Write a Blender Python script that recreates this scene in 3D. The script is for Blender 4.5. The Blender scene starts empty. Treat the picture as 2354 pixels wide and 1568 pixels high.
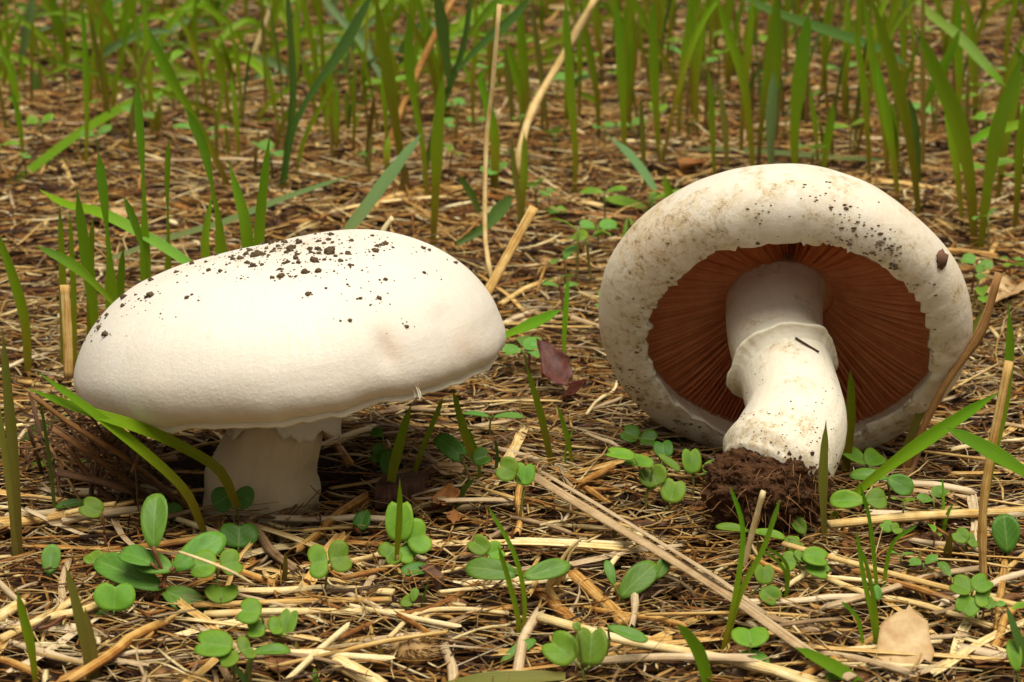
import bpy, math, random
import numpy as np
from mathutils import Vector, Matrix, noise
from mathutils.bvhtree import BVHTree

random.seed(11)
rng = np.random.default_rng(11)
scene = bpy.context.scene
COL = scene.collection

# ------------------------------------------------------------------ camera, world, sun, exposure
PITCH = math.radians(17.0)
LENS = 85.0
CAMLOC = Vector((0.0, -0.6, 0.2236))
cam = bpy.data.cameras.new('camera')
cam.lens = LENS
cam.sensor_width = 36.0
cam.clip_start = 0.01
cam.clip_end = 200.0
cam.dof.use_dof = True
cam.dof.focus_distance = 0.60
cam.dof.aperture_fstop = 38.0
camo = bpy.data.objects.new('camera', cam)
camo.location = CAMLOC
camo.rotation_euler = (math.pi / 2 - PITCH, 0, 0)
COL.objects.link(camo)
scene.camera = camo

SUN_EL, SUN_AZ = math.radians(75), math.radians(160)   # azimuth measured from +Y clockwise
world = bpy.data.worlds.new('World')
scene.world = world
world.use_nodes = True
wn, wl = world.node_tree.nodes, world.node_tree.links
wn.clear()
sky = wn.new('ShaderNodeTexSky')
sky.sky_type = 'NISHITA'
sky.sun_disc = False
sky.sun_elevation = SUN_EL
sky.sun_rotation = SUN_AZ
sky.dust_density = 4.0
hs = wn.new('ShaderNodeHueSaturation')
hs.inputs['Saturation'].default_value = 0.03       # an overcast, grey-white sky
bg = wn.new('ShaderNodeBackground')
bg.inputs['Strength'].default_value = 0.05
wo = wn.new('ShaderNodeOutputWorld')
wl.new(sky.outputs[0], hs.inputs['Color'])
wb = wn.new('ShaderNodeMix'); wb.data_type = 'RGBA'; wb.blend_type = 'MULTIPLY'
wb.inputs[0].default_value = 1.0
wb.inputs[7].default_value = (1.0, .95, .86, 1)    # the photograph's warm white balance
wl.new(hs.outputs[0], wb.inputs[6])
wl.new(wb.outputs[2], bg.inputs['Color'])
wl.new(bg.outputs[0], wo.inputs['Surface'])

sun = bpy.data.lights.new('sun', 'SUN')
sun.energy = 2.6
sun.angle = math.radians(42)
sun.color = (1.0, 0.94, 0.83)
suno = bpy.data.objects.new('sun', sun)
sd = Vector((math.sin(SUN_AZ) * math.cos(SUN_EL), math.cos(SUN_AZ) * math.cos(SUN_EL), math.sin(SUN_EL)))
suno.rotation_euler = (-sd).to_track_quat('-Z', 'Y').to_euler()
suno.location = sd * 3
COL.objects.link(suno)

scene.view_settings.view_transform = 'Standard'
scene.view_settings.look = 'None'
scene.view_settings.exposure = 0.64
scene.view_settings.gamma = 1.0
scene.view_settings.use_curve_mapping = False
scene.render.engine = 'CYCLES'

# ------------------------------------------------------------------ measuring helpers
FD = 2354 * LENS / 36.0
VR = Vector((1, 0, 0))
VF = Vector((0, math.cos(PITCH), -math.sin(PITCH)))
VU = Vector((0, math.sin(PITCH), math.cos(PITCH)))

def ray(px, py):
    return VF + VR * ((px - 1177) / FD) + VU * ((784 - py) / FD)

def gh(x, y):
    """height of the soil"""
    return (0.0016 * np.sin(31 * x + 1.3) * np.cos(27 * y + .4) + 0.0011 * np.sin(73 * x - 41 * y)
            + 0.0008 * np.cos(120 * x + 95 * y + 2) + 0.0006 * np.sin(210 * x - 180 * y))

def G(px, py, dz=0.0):
    d = ray(px, py)
    z = 0.0
    for _ in range(4):
        t = (z + dz - CAMLOC.z) / d.z
        p = CAMLOC + d * t
        z = float(gh(p.x, p.y))
    return p

def A(px, py, Y):
    d = ray(px, py)
    return CAMLOC + d * ((Y - CAMLOC.y) / d.y)

def mpp(p):
    """metres that one measured pixel covers at point p"""
    return (p - CAMLOC).dot(VF) / FD

# ------------------------------------------------------------------ materials
def nodes_of(name):
    m = bpy.data.materials.new(name)
    m.use_nodes = True
    nt = m.node_tree
    nt.nodes.clear()
    out = nt.nodes.new('ShaderNodeOutputMaterial')
    return m, nt.nodes, nt.links, out

def ramp(n, stops, interp='LINEAR'):
    r = n.new('ShaderNodeValToRGB')
    r.color_ramp.interpolation = interp
    el = r.color_ramp.elements
    while len(el) < len(stops):
        el.new(0.5)
    for e, (p, c) in zip(el, stops):
        e.position = p
        e.color = (c[0], c[1], c[2], 1)
    return r

def math_n(n, l, op, a, b=None, clamp=False):
    m = n.new('ShaderNodeMath')
    m.operation = op
    m.use_clamp = clamp
    for i, v in enumerate((a, b)):
        if v is None:
            continue
        if isinstance(v, (int, float)):
            m.inputs[i].default_value = v
        else:
            l.new(v, m.inputs[i])
    return m.outputs[0]

def mixc(n, l, fac, a, b, mode='MIX'):
    m = n.new('ShaderNodeMix')
    m.data_type = 'RGBA'
    m.blend_type = mode
    if isinstance(fac, (int, float)):
        m.inputs[0].default_value = fac
    else:
        l.new(fac, m.inputs[0])
    for i, v in ((6, a), (7, b)):
        if isinstance(v, tuple):
            m.inputs[i].default_value = (v[0], v[1], v[2], 1)
        else:
            l.new(v, m.inputs[i])
    return m.outputs[2]

def noise_n(n, l, scale, detail=4, rough=.6, vec=None, dim='3D'):
    t = n.new('ShaderNodeTexNoise')
    t.inputs['Scale'].default_value = scale
    t.inputs['Detail'].default_value = detail
    t.inputs['Roughness'].default_value = rough
    if vec is not None:
        l.new(vec, t.inputs['Vector'])
    return t.outputs['Fac']

def mapped(n, l, src, scale):
    mp = n.new('ShaderNodeMapping')
    mp.inputs['Scale'].default_value = scale
    l.new(src, mp.inputs['Vector'])
    return mp.outputs[0]

def bump_n(n, l, h, strength, dist):
    b = n.new('ShaderNodeBump')
    b.inputs['Strength'].default_value = strength
    b.inputs['Distance'].default_value = dist
    l.new(h, b.inputs['Height'])
    return b.outputs[0]

def attr(n, name):
    a = n.new('ShaderNodeAttribute')
    a.attribute_name = name
    return a

def geo_pos(n):
    return n.new('ShaderNodeNewGeometry').outputs['Position']

def mat_straw(name='straw', stops=None, gloss=.5):
    m, n, l, out = nodes_of(name)
    tone = attr(n, 'tone').outputs['Fac']
    oi = n.new('ShaderNodeObjectInfo').outputs['Random']
    uv = n.new('ShaderNodeUVMap').outputs[0]
    st = noise_n(n, l, 1.0, 3, .6, mapped(n, l, uv, (26, 2.2, 1)))
    mo = noise_n(n, l, 260, 4, .6, geo_pos(n))
    f = math_n(n, l, 'ADD', tone, math_n(n, l, 'MULTIPLY', math_n(n, l, 'SUBTRACT', st, .5), 1.15))
    f = math_n(n, l, 'ADD', f, math_n(n, l, 'MULTIPLY', math_n(n, l, 'SUBTRACT', mo, .5), .55))
    r = ramp(n, stops or [(0.0, (.020, .007, .002)), (.20, (.14, .044, .008)), (.42, (.39, .165, .030)),
                          (.64, (.63, .38, .105)), (.83, (.80, .59, .25)), (1.0, (.89, .75, .43))])
    l.new(f, r.inputs[0])
    p = n.new('ShaderNodeBsdfPrincipled')
    l.new(r.outputs[0], p.inputs['Base Color'])
    p.inputs['Roughness'].default_value = gloss
    p.inputs['Specular IOR Level'].default_value = .35
    l.new(bump_n(n, l, st, .8, .0005), p.inputs['Normal'])
    l.new(p.outputs[0], out.inputs[0])
    return m

def leafy(name, stops, veins=0, trans=.35, rough=.42, vary=.35, spots=None, tonevar=.12, vscale=(.5, 1, 1)):
    m, n, l, out = nodes_of(name)
    tone = attr(n, 'tone').outputs['Fac']
    oi = n.new('ShaderNodeObjectInfo').outputs['Random']
    uv = n.new('ShaderNodeUVMap').outputs[0]
    no = noise_n(n, l, 170, 3, .6, geo_pos(n))
    f = math_n(n, l, 'ADD', tone, math_n(n, l, 'MULTIPLY', math_n(n, l, 'SUBTRACT', no, .5), tonevar * 2))
    r = ramp(n, stops)
    l.new(f, r.inputs[0])
    col = r.outputs[0]
    h = n.new('ShaderNodeHueSaturation')
    l.new(math_n(n, l, 'ADD', .485, math_n(n, l, 'MULTIPLY', oi, .03)), h.inputs['Hue'])
    l.new(math_n(n, l, 'ADD', 1 - vary * .5, math_n(n, l, 'MULTIPLY', oi, vary)), h.inputs['Value'])
    l.new(col, h.inputs['Color'])
    col = h.outputs[0]
    nrm = None
    if veins:
        w = n.new('ShaderNodeTexWave')
        w.wave_type = 'BANDS'
        w.bands_direction = 'X'
        w.inputs['Scale'].default_value = veins
        w.inputs['Distortion'].default_value = .3
        l.new(uv, w.inputs['Vector'])
        vf = w.outputs['Fac']
        col = mixc(n, l, math_n(n, l, 'MULTIPLY', vf, .28), col, (.27, .37, .04))
        nrm = bump_n(n, l, vf, .35, .0002)
    else:
        fine = noise_n(n, l, 1400, 3, .6, geo_pos(n))
        nrm = bump_n(n, l, fine, .25, .0002)
        col = mixc(n, l, math_n(n, l, 'MULTIPLY', fine, .25), col, (.10, .19, .02))
        sx = n.new('ShaderNodeSeparateXYZ')
        l.new(uv, sx.inputs[0])
        au = math_n(n, l, 'ABSOLUTE', math_n(n, l, 'SUBTRACT', sx.outputs[0], .5))
        rib = math_n(n, l, 'SUBTRACT', 1.0, math_n(n, l, 'MULTIPLY', au, 26.0), True)
        wv = n.new('ShaderNodeTexWave')
        wv.inputs['Scale'].default_value = 1.6
        wv.inputs['Distortion'].default_value = 1.2
        mp2 = n.new('ShaderNodeCombineXYZ')
        l.new(math_n(n, l, 'SUBTRACT', sx.outputs[1], math_n(n, l, 'MULTIPLY', au, .9)), mp2.inputs[0])
        l.new(mp2.outputs[0], wv.inputs['Vector'])
        vr_ = ramp(n, [(.80, (0, 0, 0)), (.97, (1, 1, 1))])
        l.new(wv.outputs['Fac'], vr_.inputs[0])
        vn = math_n(n, l, 'MAXIMUM', math_n(n, l, 'MULTIPLY', rib, .5), math_n(n, l, 'MULTIPLY', vr_.outputs[0], .16))
        col = mixc(n, l, vn, col, (.30, .42, .10))
        bl = noise_n(n, l, 380, 4, .7, geo_pos(n))
        br = ramp(n, [(.52, (0, 0, 0)), (.72, (1, 1, 1))])
        l.new(bl, br.inputs[0])
        col = mixc(n, l, math_n(n, l, 'MULTIPLY', br.outputs[0], .35), col, (.07, .15, .015))
    if spots:
        sp = noise_n(n, l, 420, 4, .7, geo_pos(n))
        sr = ramp(n, [(.60, (0, 0, 0)), (.70, (1, 1, 1))])
        l.new(sp, sr.inputs[0])
        col = mixc(n, l, math_n(n, l, 'MULTIPLY', sr.outputs[0], .55), col, spots)
    p = n.new('ShaderNodeBsdfPrincipled')
    l.new(col, p.inputs['Base Color'])
    p.inputs['Roughness'].default_value = rough
    p.inputs['Specular IOR Level'].default_value = .26
    l.new(nrm, p.inputs['Normal'])
    t = n.new('ShaderNodeBsdfTranslucent')
    l.new(mixc(n, l, .5, col, (.22, .34, .02)), t.inputs['Color'])
    ms = n.new('ShaderNodeMixShader')
    ms.inputs[0].default_value = trans
    l.new(p.outputs[0], ms.inputs[1])
    l.new(t.outputs[0], ms.inputs[2])
    l.new(ms.outputs[0], out.inputs[0])
    return m

def mat_soil(name, c0=(.018, .008, .004), c1=(.095, .042, .017), scale=160, bump=.004):
    m, n, l, out = nodes_of(name)
    pos = geo_pos(n)
    a = noise_n(n, l, scale, 8, .7, pos)
    b = noise_n(n, l, scale * 6, 4, .7, pos)
    f = math_n(n, l, 'ADD', math_n(n, l, 'MULTIPLY', a, .7), math_n(n, l, 'MULTIPLY', b, .3))
    mid = tuple((x + y) / 2 for x, y in zip(c0, c1))
    r = ramp(n, [(.3, c0), (.52, mid), (.72, c1)])
    l.new(f, r.inputs[0])
    p = n.new('ShaderNodeBsdfPrincipled')
    l.new(r.outputs[0], p.inputs['Base Color'])
    p.inputs['Roughness'].default_value = .9
    p.inputs['Specular IOR Level'].default_value = .2
    l.new(bump_n(n, l, f, 1.0, bump), p.inputs['Normal'])
    l.new(p.outputs[0], out.inputs[0])
    return m

def mat_flesh(name, base, tint, dirt=0.0, dirt_scale=90, fib=(60, 3), stain_shade_col=(.42, .27, .15), sss=.25, mott=.35):
    """white mushroom skin: fibres along the cap, faint stains, soil smears where the attribute 'stain' is set"""
    m, n, l, out = nodes_of(name)
    pos = geo_pos(n)
    uv = n.new('ShaderNodeUVMap').outputs[0]
    big = noise_n(n, l, 38, 4, .55, pos)
    rb = ramp(n, [(.35, (0, 0, 0)), (.75, (1, 1, 1))])
    l.new(big, rb.inputs[0])
    col = mixc(n, l, math_n(n, l, 'MULTIPLY', rb.outputs[0], mott), base, tint)
    fibre = noise_n(n, l, 1.0, 4, .6, mapped(n, l, uv, (fib[0], fib[1], 1)))
    fr = ramp(n, [(.42, (0, 0, 0)), (.66, (1, 1, 1))])
    l.new(fibre, fr.inputs[0])
    col = mixc(n, l, math_n(n, l, 'MULTIPLY', fr.outputs[0], .22), col, tint)
    col = mixc(n, l, math_n(n, l, 'MULTIPLY', noise_n(n, l, 2300, 3, .7, pos), .22), col, tint)
    sa = attr(n, 'stain_shade').outputs['Fac']
    sn = noise_n(n, l, 300, 5, .7, pos)
    sm = math_n(n, l, 'MULTIPLY', sa, math_n(n, l, 'ADD', .45, sn), True)
    col = mixc(n, l, sm, col, stain_shade_col)
    if dirt > 0:
        da = attr(n, 'dirt').outputs['Fac']
        d1 = noise_n(n, l, dirt_scale, 3, .6, pos)
        d2 = noise_n(n, l, dirt_scale * 11, 5, .75, pos)
        reg = math_n(n, l, 'ADD', d1, math_n(n, l, 'MULTIPLY', da, .20))
        rm = ramp(n, [(.50, (0, 0, 0)), (.70, (1, 1, 1))])
        l.new(reg, rm.inputs[0])
        fr1 = ramp(n, [(.50, (0, 0, 0)), (.64, (1, 1, 1))])
        l.new(d2, fr1.inputs[0])
        fr2 = ramp(n, [(.40, (0, 0, 0)), (.60, (1, 1, 1))])
        l.new(noise_n(n, l, dirt_scale * 4, 4, .7, pos), fr2.inputs[0])
        halo = math_n(n, l, 'MULTIPLY', rm.outputs[0], fr2.outputs[0])
        col = mixc(n, l, math_n(n, l, 'MULTIPLY', halo, .50), col, (.55, .38, .14))
        spk = math_n(n, l, 'MULTIPLY', halo, fr1.outputs[0])
        col = mixc(n, l, math_n(n, l, 'MULTIPLY', spk, .85), col, (.15, .085, .030))
    p = n.new('ShaderNodeBsdfPrincipled')
    l.new(col, p.inputs['Base Color'])
    p.inputs['Roughness'].default_value = .55
    p.inputs['Specular IOR Level'].default_value = .3
    p.inputs['Subsurface Weight'].default_value = sss
    p.inputs['Subsurface Radius'].default_value = (1.0, .6, .35)
    p.inputs['Subsurface Scale'].default_value = .003
    fine = noise_n(n, l, 1500, 4, .65, pos)
    hgt = math_n(n, l, 'ADD', math_n(n, l, 'MULTIPLY', fibre, .8), math_n(n, l, 'MULTIPLY', fine, .8))
    flk = noise_n(n, l, 1.0, 5, .7, mapped(n, l, uv, (70, 55, 1)))
    fk = ramp(n, [(.50, (0, 0, 0)), (.56, (1, 1, 1))])
    l.new(flk, fk.inputs[0])
    hgt = math_n(n, l, 'ADD', hgt, math_n(n, l, 'MULTIPLY', fk.outputs[0], .35))
    hgt = math_n(n, l, 'ADD', hgt, math_n(n, l, 'MULTIPLY', noise_n(n, l, 320, 4, .6, pos), 1.1))
    l.new(bump_n(n, l, hgt, .26, .0008), p.inputs['Normal'])
    l.new(p.outputs[0], out.inputs[0])
    return m

def mat_plain(name, c0, c1, scale=200, rough=.6, bump=.0005, trans=0):
    m, n, l, out = nodes_of(name)
    pos = geo_pos(n)
    a = noise_n(n, l, scale, 5, .65, pos)
    r = ramp(n, [(.3, c0), (.7, c1)])
    l.new(a, r.inputs[0])
    p = n.new('ShaderNodeBsdfPrincipled')
    l.new(r.outputs[0], p.inputs['Base Color'])
    p.inputs['Roughness'].default_value = rough
    p.inputs['Specular IOR Level'].default_value = .3
    l.new(bump_n(n, l, a, .6, bump), p.inputs['Normal'])
    sh = p.outputs[0]
    if trans:
        t = n.new('ShaderNodeBsdfTranslucent')
        l.new(r.outputs[0], t.inputs['Color'])
        ms = n.new('ShaderNodeMixShader')
        ms.inputs[0].default_value = trans
        l.new(sh, ms.inputs[1])
        l.new(t.outputs[0], ms.inputs[2])
        sh = ms.outputs[0]
    l.new(sh, out.inputs[0])
    return m

M = {}
M['soil'] = mat_soil('soil_ground')
M['crumb'] = mat_soil('soil_crumb', (.040, .026, .013), (.24, .16, .085), 420, .001)
M['clod'] = mat_soil('soil_clod', (.022, .009, .004), (.20, .088, .034), 420, .002)
M['straw'] = mat_straw()
M['straw_grey'] = mat_straw('straw_grey', [(0, (.03, .014, .007)), (.3, (.17, .09, .042)), (.6, (.46, .31, .155)), (1, (.74, .59, .37))])
M['straw_brown'] = mat_straw('straw_brown', [(0, (.03, .013, .005)), (.4, (.16, .07, .022)), (.7, (.36, .18, .055)), (1, (.52, .30, .11))])
GRAD = [(0.0, (.11, .030, .010)), (.10, (.20, .085, .014)), (.24, (.27, .215, .008)), (.42, (.225, .355, .005)),
        (.75, (.135, .34, .005)), (1.0, (.08, .28, .007))]
M['blade'] = leafy('grass_blade', GRAD, veins=2.2, trans=.42, rough=.38, vary=.5)
M['blade_dark'] = leafy('grass_blade_dark', [(0, (.11, .06, .02)), (.2, (.075, .10, .02)), (.6, (.035, .10, .018)), (1, (.03, .085, .02))], veins=2.2, trans=.22, vary=.3, rough=.34)
M['blade_grey'] = leafy('grass_blade_grey', [(0, (.14, .15, .06)), (.5, (.10, .19, .07)), (1, (.13, .24, .11))], veins=2.2, trans=.25, vary=.3)
M['blade_olive'] = leafy('grass_blade_olive', [(0, (.16, .075, .025)), (.4, (.20, .145, .03)), (1, (.16, .17, .025))], veins=2.2, trans=.3, vary=.3)
M['sheath'] = leafy('grass_sheath', [(0, (.09, .03, .014)), (.4, (.17, .07, .022)), (1, (.20, .15, .03))], veins=1.6, trans=.15, vary=.35)
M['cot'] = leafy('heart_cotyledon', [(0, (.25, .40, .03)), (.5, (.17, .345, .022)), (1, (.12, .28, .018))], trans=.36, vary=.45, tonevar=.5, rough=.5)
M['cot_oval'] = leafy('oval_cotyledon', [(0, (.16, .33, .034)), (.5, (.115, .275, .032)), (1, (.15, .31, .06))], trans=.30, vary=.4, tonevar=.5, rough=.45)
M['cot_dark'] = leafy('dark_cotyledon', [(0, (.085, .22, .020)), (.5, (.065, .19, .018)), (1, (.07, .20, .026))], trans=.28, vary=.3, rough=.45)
M['cot_far'] = leafy('background_cotyledon', [(0, (.17, .35, .05)), (.5, (.14, .32, .05)), (1, (.19, .36, .12))], trans=.3, vary=.4, rough=.5)
M['stemlet'] = leafy('seedling_stem', [(0, (.20, .06, .03)), (.4, (.24, .14, .05)), (1, (.20, .26, .05))], trans=.2, vary=.3)
M['stem_red'] = leafy('red_seedling_stem', [(0, (.17, .035, .025)), (1, (.24, .06, .04))], trans=.15, vary=.3)
M['cap_dome'] = mat_flesh('domed_cap_skin', (.80, .765, .675), (.72, .61, .45), 1.0, 90, fib=(130, 5), stain_shade_col=(.50, .33, .20), mott=.30)
M['cap_over'] = mat_flesh('overturned_cap_skin', (.80, .77, .67), (.70, .54, .32), 1.0, 70, fib=(110, 5), stain_shade_col=(.50, .27, .16), mott=.55)
M['stipe_dome'] = mat_flesh('domed_stipe', (.76, .64, .41), (.60, .45, .24), 0, fib=(30, 8), mott=.5)
M['stipe_over'] = mat_flesh('overturned_stipe', (.83, .78, .65), (.72, .60, .40), 1.0, 120, fib=(30, 6), mott=.30, stain_shade_col=(.60, .36, .24))
M['veil'] = mat_flesh('veil', (.83, .775, .63), (.72, .62, .42), 0, fib=(40, 20), mott=.4)
M['gill'] = mat_plain('gill', (.78, .31, .125), (.88, .45, .20), 150, .6, .0003, .35)
M['gill_flesh'] = mat_plain('gill_flesh', (.60, .23, .09), (.70, .30, .13), 150, .7, .0003)
M['leaf_red'] = mat_plain('dead_leaf_dark_red', (.06, .014, .008), (.14, .036, .020), 260, .5, .0008, .1)
M['leaf_orange'] = mat_plain('dead_leaf_orange', (.22, .075, .018), (.40, .18, .05), 150, .5, .0008, .15)
M['leaf_tan'] = mat_plain('dead_leaf_tan', (.42, .22, .07), (.70, .52, .28), 130, .55, .0008, .15)
M['leaf_brown'] = mat_plain('dead_leaf_brown', (.11, .042, .016), (.30, .14, .05), 160, .6, .0008, .1)
M['wood'] = mat_straw('bark_chip', [(0, (.03, .015, .01)), (.4, (.12, .055, .03)), (.8, (.25, .13, .08)), (1, (.36, .22, .15))], .8)
M['stone'] = mat_plain('pebble', (.22, .15, .10), (.42, .32, .23), 260, .8, .0006)
M['root'] = mat_plain('root_hair', (.16, .07, .022), (.34, .17, .06), 300, .7, .0002)
M['burr'] = mat_plain('burr', (.30, .16, .05), (.55, .36, .15), 300, .6, .0004)

# ------------------------------------------------------------------ object helpers
class MB:
    def __init__(s):
        s.v, s.f, s.uv, s.t, s.x = [], [], [], [], {}
    def add(s, co, uv=(0, 0), tone=.5):
        s.v.append((co[0], co[1], co[2])); s.uv.append(uv); s.t.append(tone)
        return len(s.v) - 1
    def build(s, name, mat, parent=None, origin=None, smooth=True):
        me = bpy.data.meshes.new(name)
        o = origin if origin is not None else Vector((0, 0, 0))
        me.from_pydata([(a - o[0], b - o[1], c - o[2]) for a, b, c in s.v], [], s.f)
        finish_mesh(me, np.array(s.uv, dtype=np.float32), np.array(s.t, dtype=np.float32), s.x, smooth)
        me.materials.append(M[mat])
        ob = bpy.data.objects.new(name, me)
        COL.objects.link(ob)
        if parent is not None:
            ob.parent = parent
        elif origin is not None:
            ob.location = o
        return ob

def finish_mesh(me, uv, tone, extra, smooth):
    nl = len(me.loops)
    idx = np.empty(nl, dtype=np.int32)
    me.loops.foreach_get('vertex_index', idx)
    lay = me.uv_layers.new(name='UVMap')
    lay.data.foreach_set('uv', uv[idx].ravel())
    a = me.attributes.new('tone', 'FLOAT', 'POINT')
    a.data.foreach_set('value', tone)
    for k, arr in extra.items():
        b = me.attributes.new(k, 'FLOAT', 'POINT')
        b.data.foreach_set('value', np.array(arr, dtype=np.float32))
    me.polygons.foreach_set('use_smooth', np.full(len(me.polygons), smooth))
    me.update()

def raw_mesh(name, verts, quads, uv, tone, mat, smooth=True):
    """quads (n,4) numpy"""
    me = bpy.data.meshes.new(name)
    nv, nq = len(verts), len(quads)
    me.vertices.add(nv)
    me.vertices.foreach_set('co', np.asarray(verts, dtype=np.float32).ravel())
    me.loops.add(nq * 4)
    me.loops.foreach_set('vertex_index', np.asarray(quads, dtype=np.int32).ravel())
    me.polygons.add(nq)
    me.polygons.foreach_set('loop_start', np.arange(0, nq * 4, 4, dtype=np.int32))
    me.update(calc_edges=True)
    finish_mesh(me, np.asarray(uv, dtype=np.float32), np.asarray(tone, dtype=np.float32), {}, smooth)
    me.materials.append(M[mat])
    ob = bpy.data.objects.new(name, me)
    COL.objects.link(ob)
    return ob

def tag(o, label=None, cat=None, group=None, kind=None):
    if label: o['label'] = label
    if cat: o['category'] = cat
    if group: o['group'] = group
    if kind: o['kind'] = kind
    return o

def thing(name, label, cat, loc, group=None):
    o = bpy.data.objects.new(name, None)
    o.empty_display_size = .005
    o.location = loc
    COL.objects.link(o)
    return tag(o, label, cat, group)

def copy_tree(o, parent=None):
    c = o.copy(); COL.objects.link(c)
    if parent is not None:
        c.parent = parent
    for ch in list(o.children):
        copy_tree(ch, c)
    return c

def spline(pts, n):
    pts = [Vector(p) for p in pts]
    if len(pts) == 2:
        return [pts[0].lerp(pts[1], i / (n - 1)) for i in range(n)]
    P = [pts[0] * 2 - pts[1]] + pts + [pts[-1] * 2 - pts[-2]]
    seg = [(pts[i + 1] - pts[i]).length for i in range(len(pts) - 1)]
    tot = sum(seg) or 1
    out = []
    for i in range(n):
        d = tot * i / (n - 1)
        k = 0
        while k < len(seg) - 1 and d > seg[k]:
            d -= seg[k]; k += 1
        t = min(1, d / (seg[k] or 1))
        a, b, c, e = P[k], P[k + 1], P[k + 2], P[k + 3]
        out.append(.5 * ((2 * b) + (c - a) * t + (2 * a - 5 * b + 4 * c - e) * t * t + (3 * b - a - 3 * c + e) * t ** 3))
    return out

def keyed(keys, t):
    for (a, x), (b, y) in zip(keys, keys[1:]):
        if t <= b:
            u = (t - a) / (b - a) if b > a else 0
            u = u * u * (3 - 2 * u)
            return x + (y - x) * u
    return keys[-1][1]

def tangents(p):
    T = []
    for i in range(len(p)):
        d = p[min(i + 1, len(p) - 1)] - p[max(i - 1, 0)]
        T.append(d.normalized() if d.length > 1e-9 else Vector((0, 0, 1)))
    return T

def tube(mb, pts, rad, ns=6, flat=1.0, tone=(.5, .5), facing=None, cap=True, rough=0.0, vlen=None):
    p = pts
    T = tangents(p)
    ref = Vector(facing) if facing is not None else (Vector((0, 0, 1)) if abs(T[0].z) < .9 else Vector((0, 1, 0)))
    rows = []
    n = len(p)
    for i in range(n):
        S = T[i].cross(ref)
        if S.length < 1e-6:
            S = T[i].cross(Vector((.3, .9, .1)))
        S.normalize()
        N = S.cross(T[i]).normalized()
        r = rad(i / (n - 1)) if callable(rad) else rad
        row = []
        for k in range(ns):
            a = 2 * math.pi * k / ns
            rr = r * (1 + rough * (random.random() - .5))
            row.append(mb.add(p[i] + S * (math.cos(a) * rr) + N * (math.sin(a) * rr * flat),
                              (k / ns, (i / (n - 1)) * (vlen or .5)), tone[0] + (tone[1] - tone[0]) * i / (n - 1)))
        rows.append(row)
    for i in range(n - 1):
        for k in range(ns):
            mb.f.append((rows[i][k], rows[i][(k + 1) % ns], rows[i + 1][(k + 1) % ns], rows[i + 1][k]))
    if cap:
        mb.f.append(tuple(reversed(rows[0])))
        mb.f.append(tuple(rows[-1]))
    return rows

BP = {
    'spoon': [(0, .40), (.2, .62), (.42, 1), (.60, .42), (.70, .26), (.82, .72), (.92, .80), (.97, .6), (1, .06)],
    'lance': [(0, .38), (.3, .62), (.6, 1), (.82, .78), (1, .03)],
    'strap': [(0, .55), (.2, .85), (.55, 1), (.85, .72), (1, .04)],
    'needle': [(0, .75), (.5, 1), (.88, .85), (.97, .6), (1, .15)],
    'stalk': [(0, .45), (.4, .5), (.55, .55), (.75, 1), (.9, .75), (1, .04)],
}

def blade(mb, pts, w, prof='lance', facing=Vector((0, -1, .2)), fold=.22, n=16, tone=(0, 1), twist=0.0):
    p = spline(pts, n)
    T = tangents(p)
    rows = []
    nc = 5
    for i in range(n):
        t = i / (n - 1)
        f = Vector(facing).normalized()
        if twist:
            f = Matrix.Rotation(twist * t, 3, T[i]) @ f
        S = T[i].cross(f)
        if S.length < 1e-4:
            S = T[i].cross(Vector((.6, .2, .7)))
        S.normalize()
        N = S.cross(T[i]).normalized()
        hw = w * .5 * keyed(BP[prof], t)
        row = []
        for k in range(nc):
            s = k / (nc - 1) * 2 - 1
            row.append(mb.add(p[i] + S * (s * hw) + N * (fold * hw * abs(s) ** 1.5), (s * .5 + .5, t), tone[0] + (tone[1] - tone[0]) * t))
        rows.append(row)
    for i in range(n - 1):
        for k in range(nc - 1):
            mb.f.append((rows[i][k], rows[i][k + 1], rows[i + 1][k + 1], rows[i + 1][k]))

def heart_outline(k):
    """kidney seed leaf, notched at the tip; base at the origin, axis +y, length about 1"""
    out = []
    for i in range(k):
        a = 2 * math.pi * i / k
        r = 1 - .42 * math.exp(-(min(a, 2 * math.pi - a) / .34) ** 2) + .05 * math.exp(-((min(a, 2 * math.pi - a) - .85) / .4) ** 2) - .14 * math.exp(-((a - math.pi) / .45) ** 2)
        out.append((r * math.sin(a) * .5, .5 + r * math.cos(a) * .52))
    return out

def oval_outline(k):
    out = []
    for i in range(k):
        a = 2 * math.pi * i / k
        y = .5 - .5 * math.cos(a)
        w = math.sin(a) * .5 * (1 - .28 * (1 - y) ** 1.5 + .10 * y)
        out.append((w, y))
    return out

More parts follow.
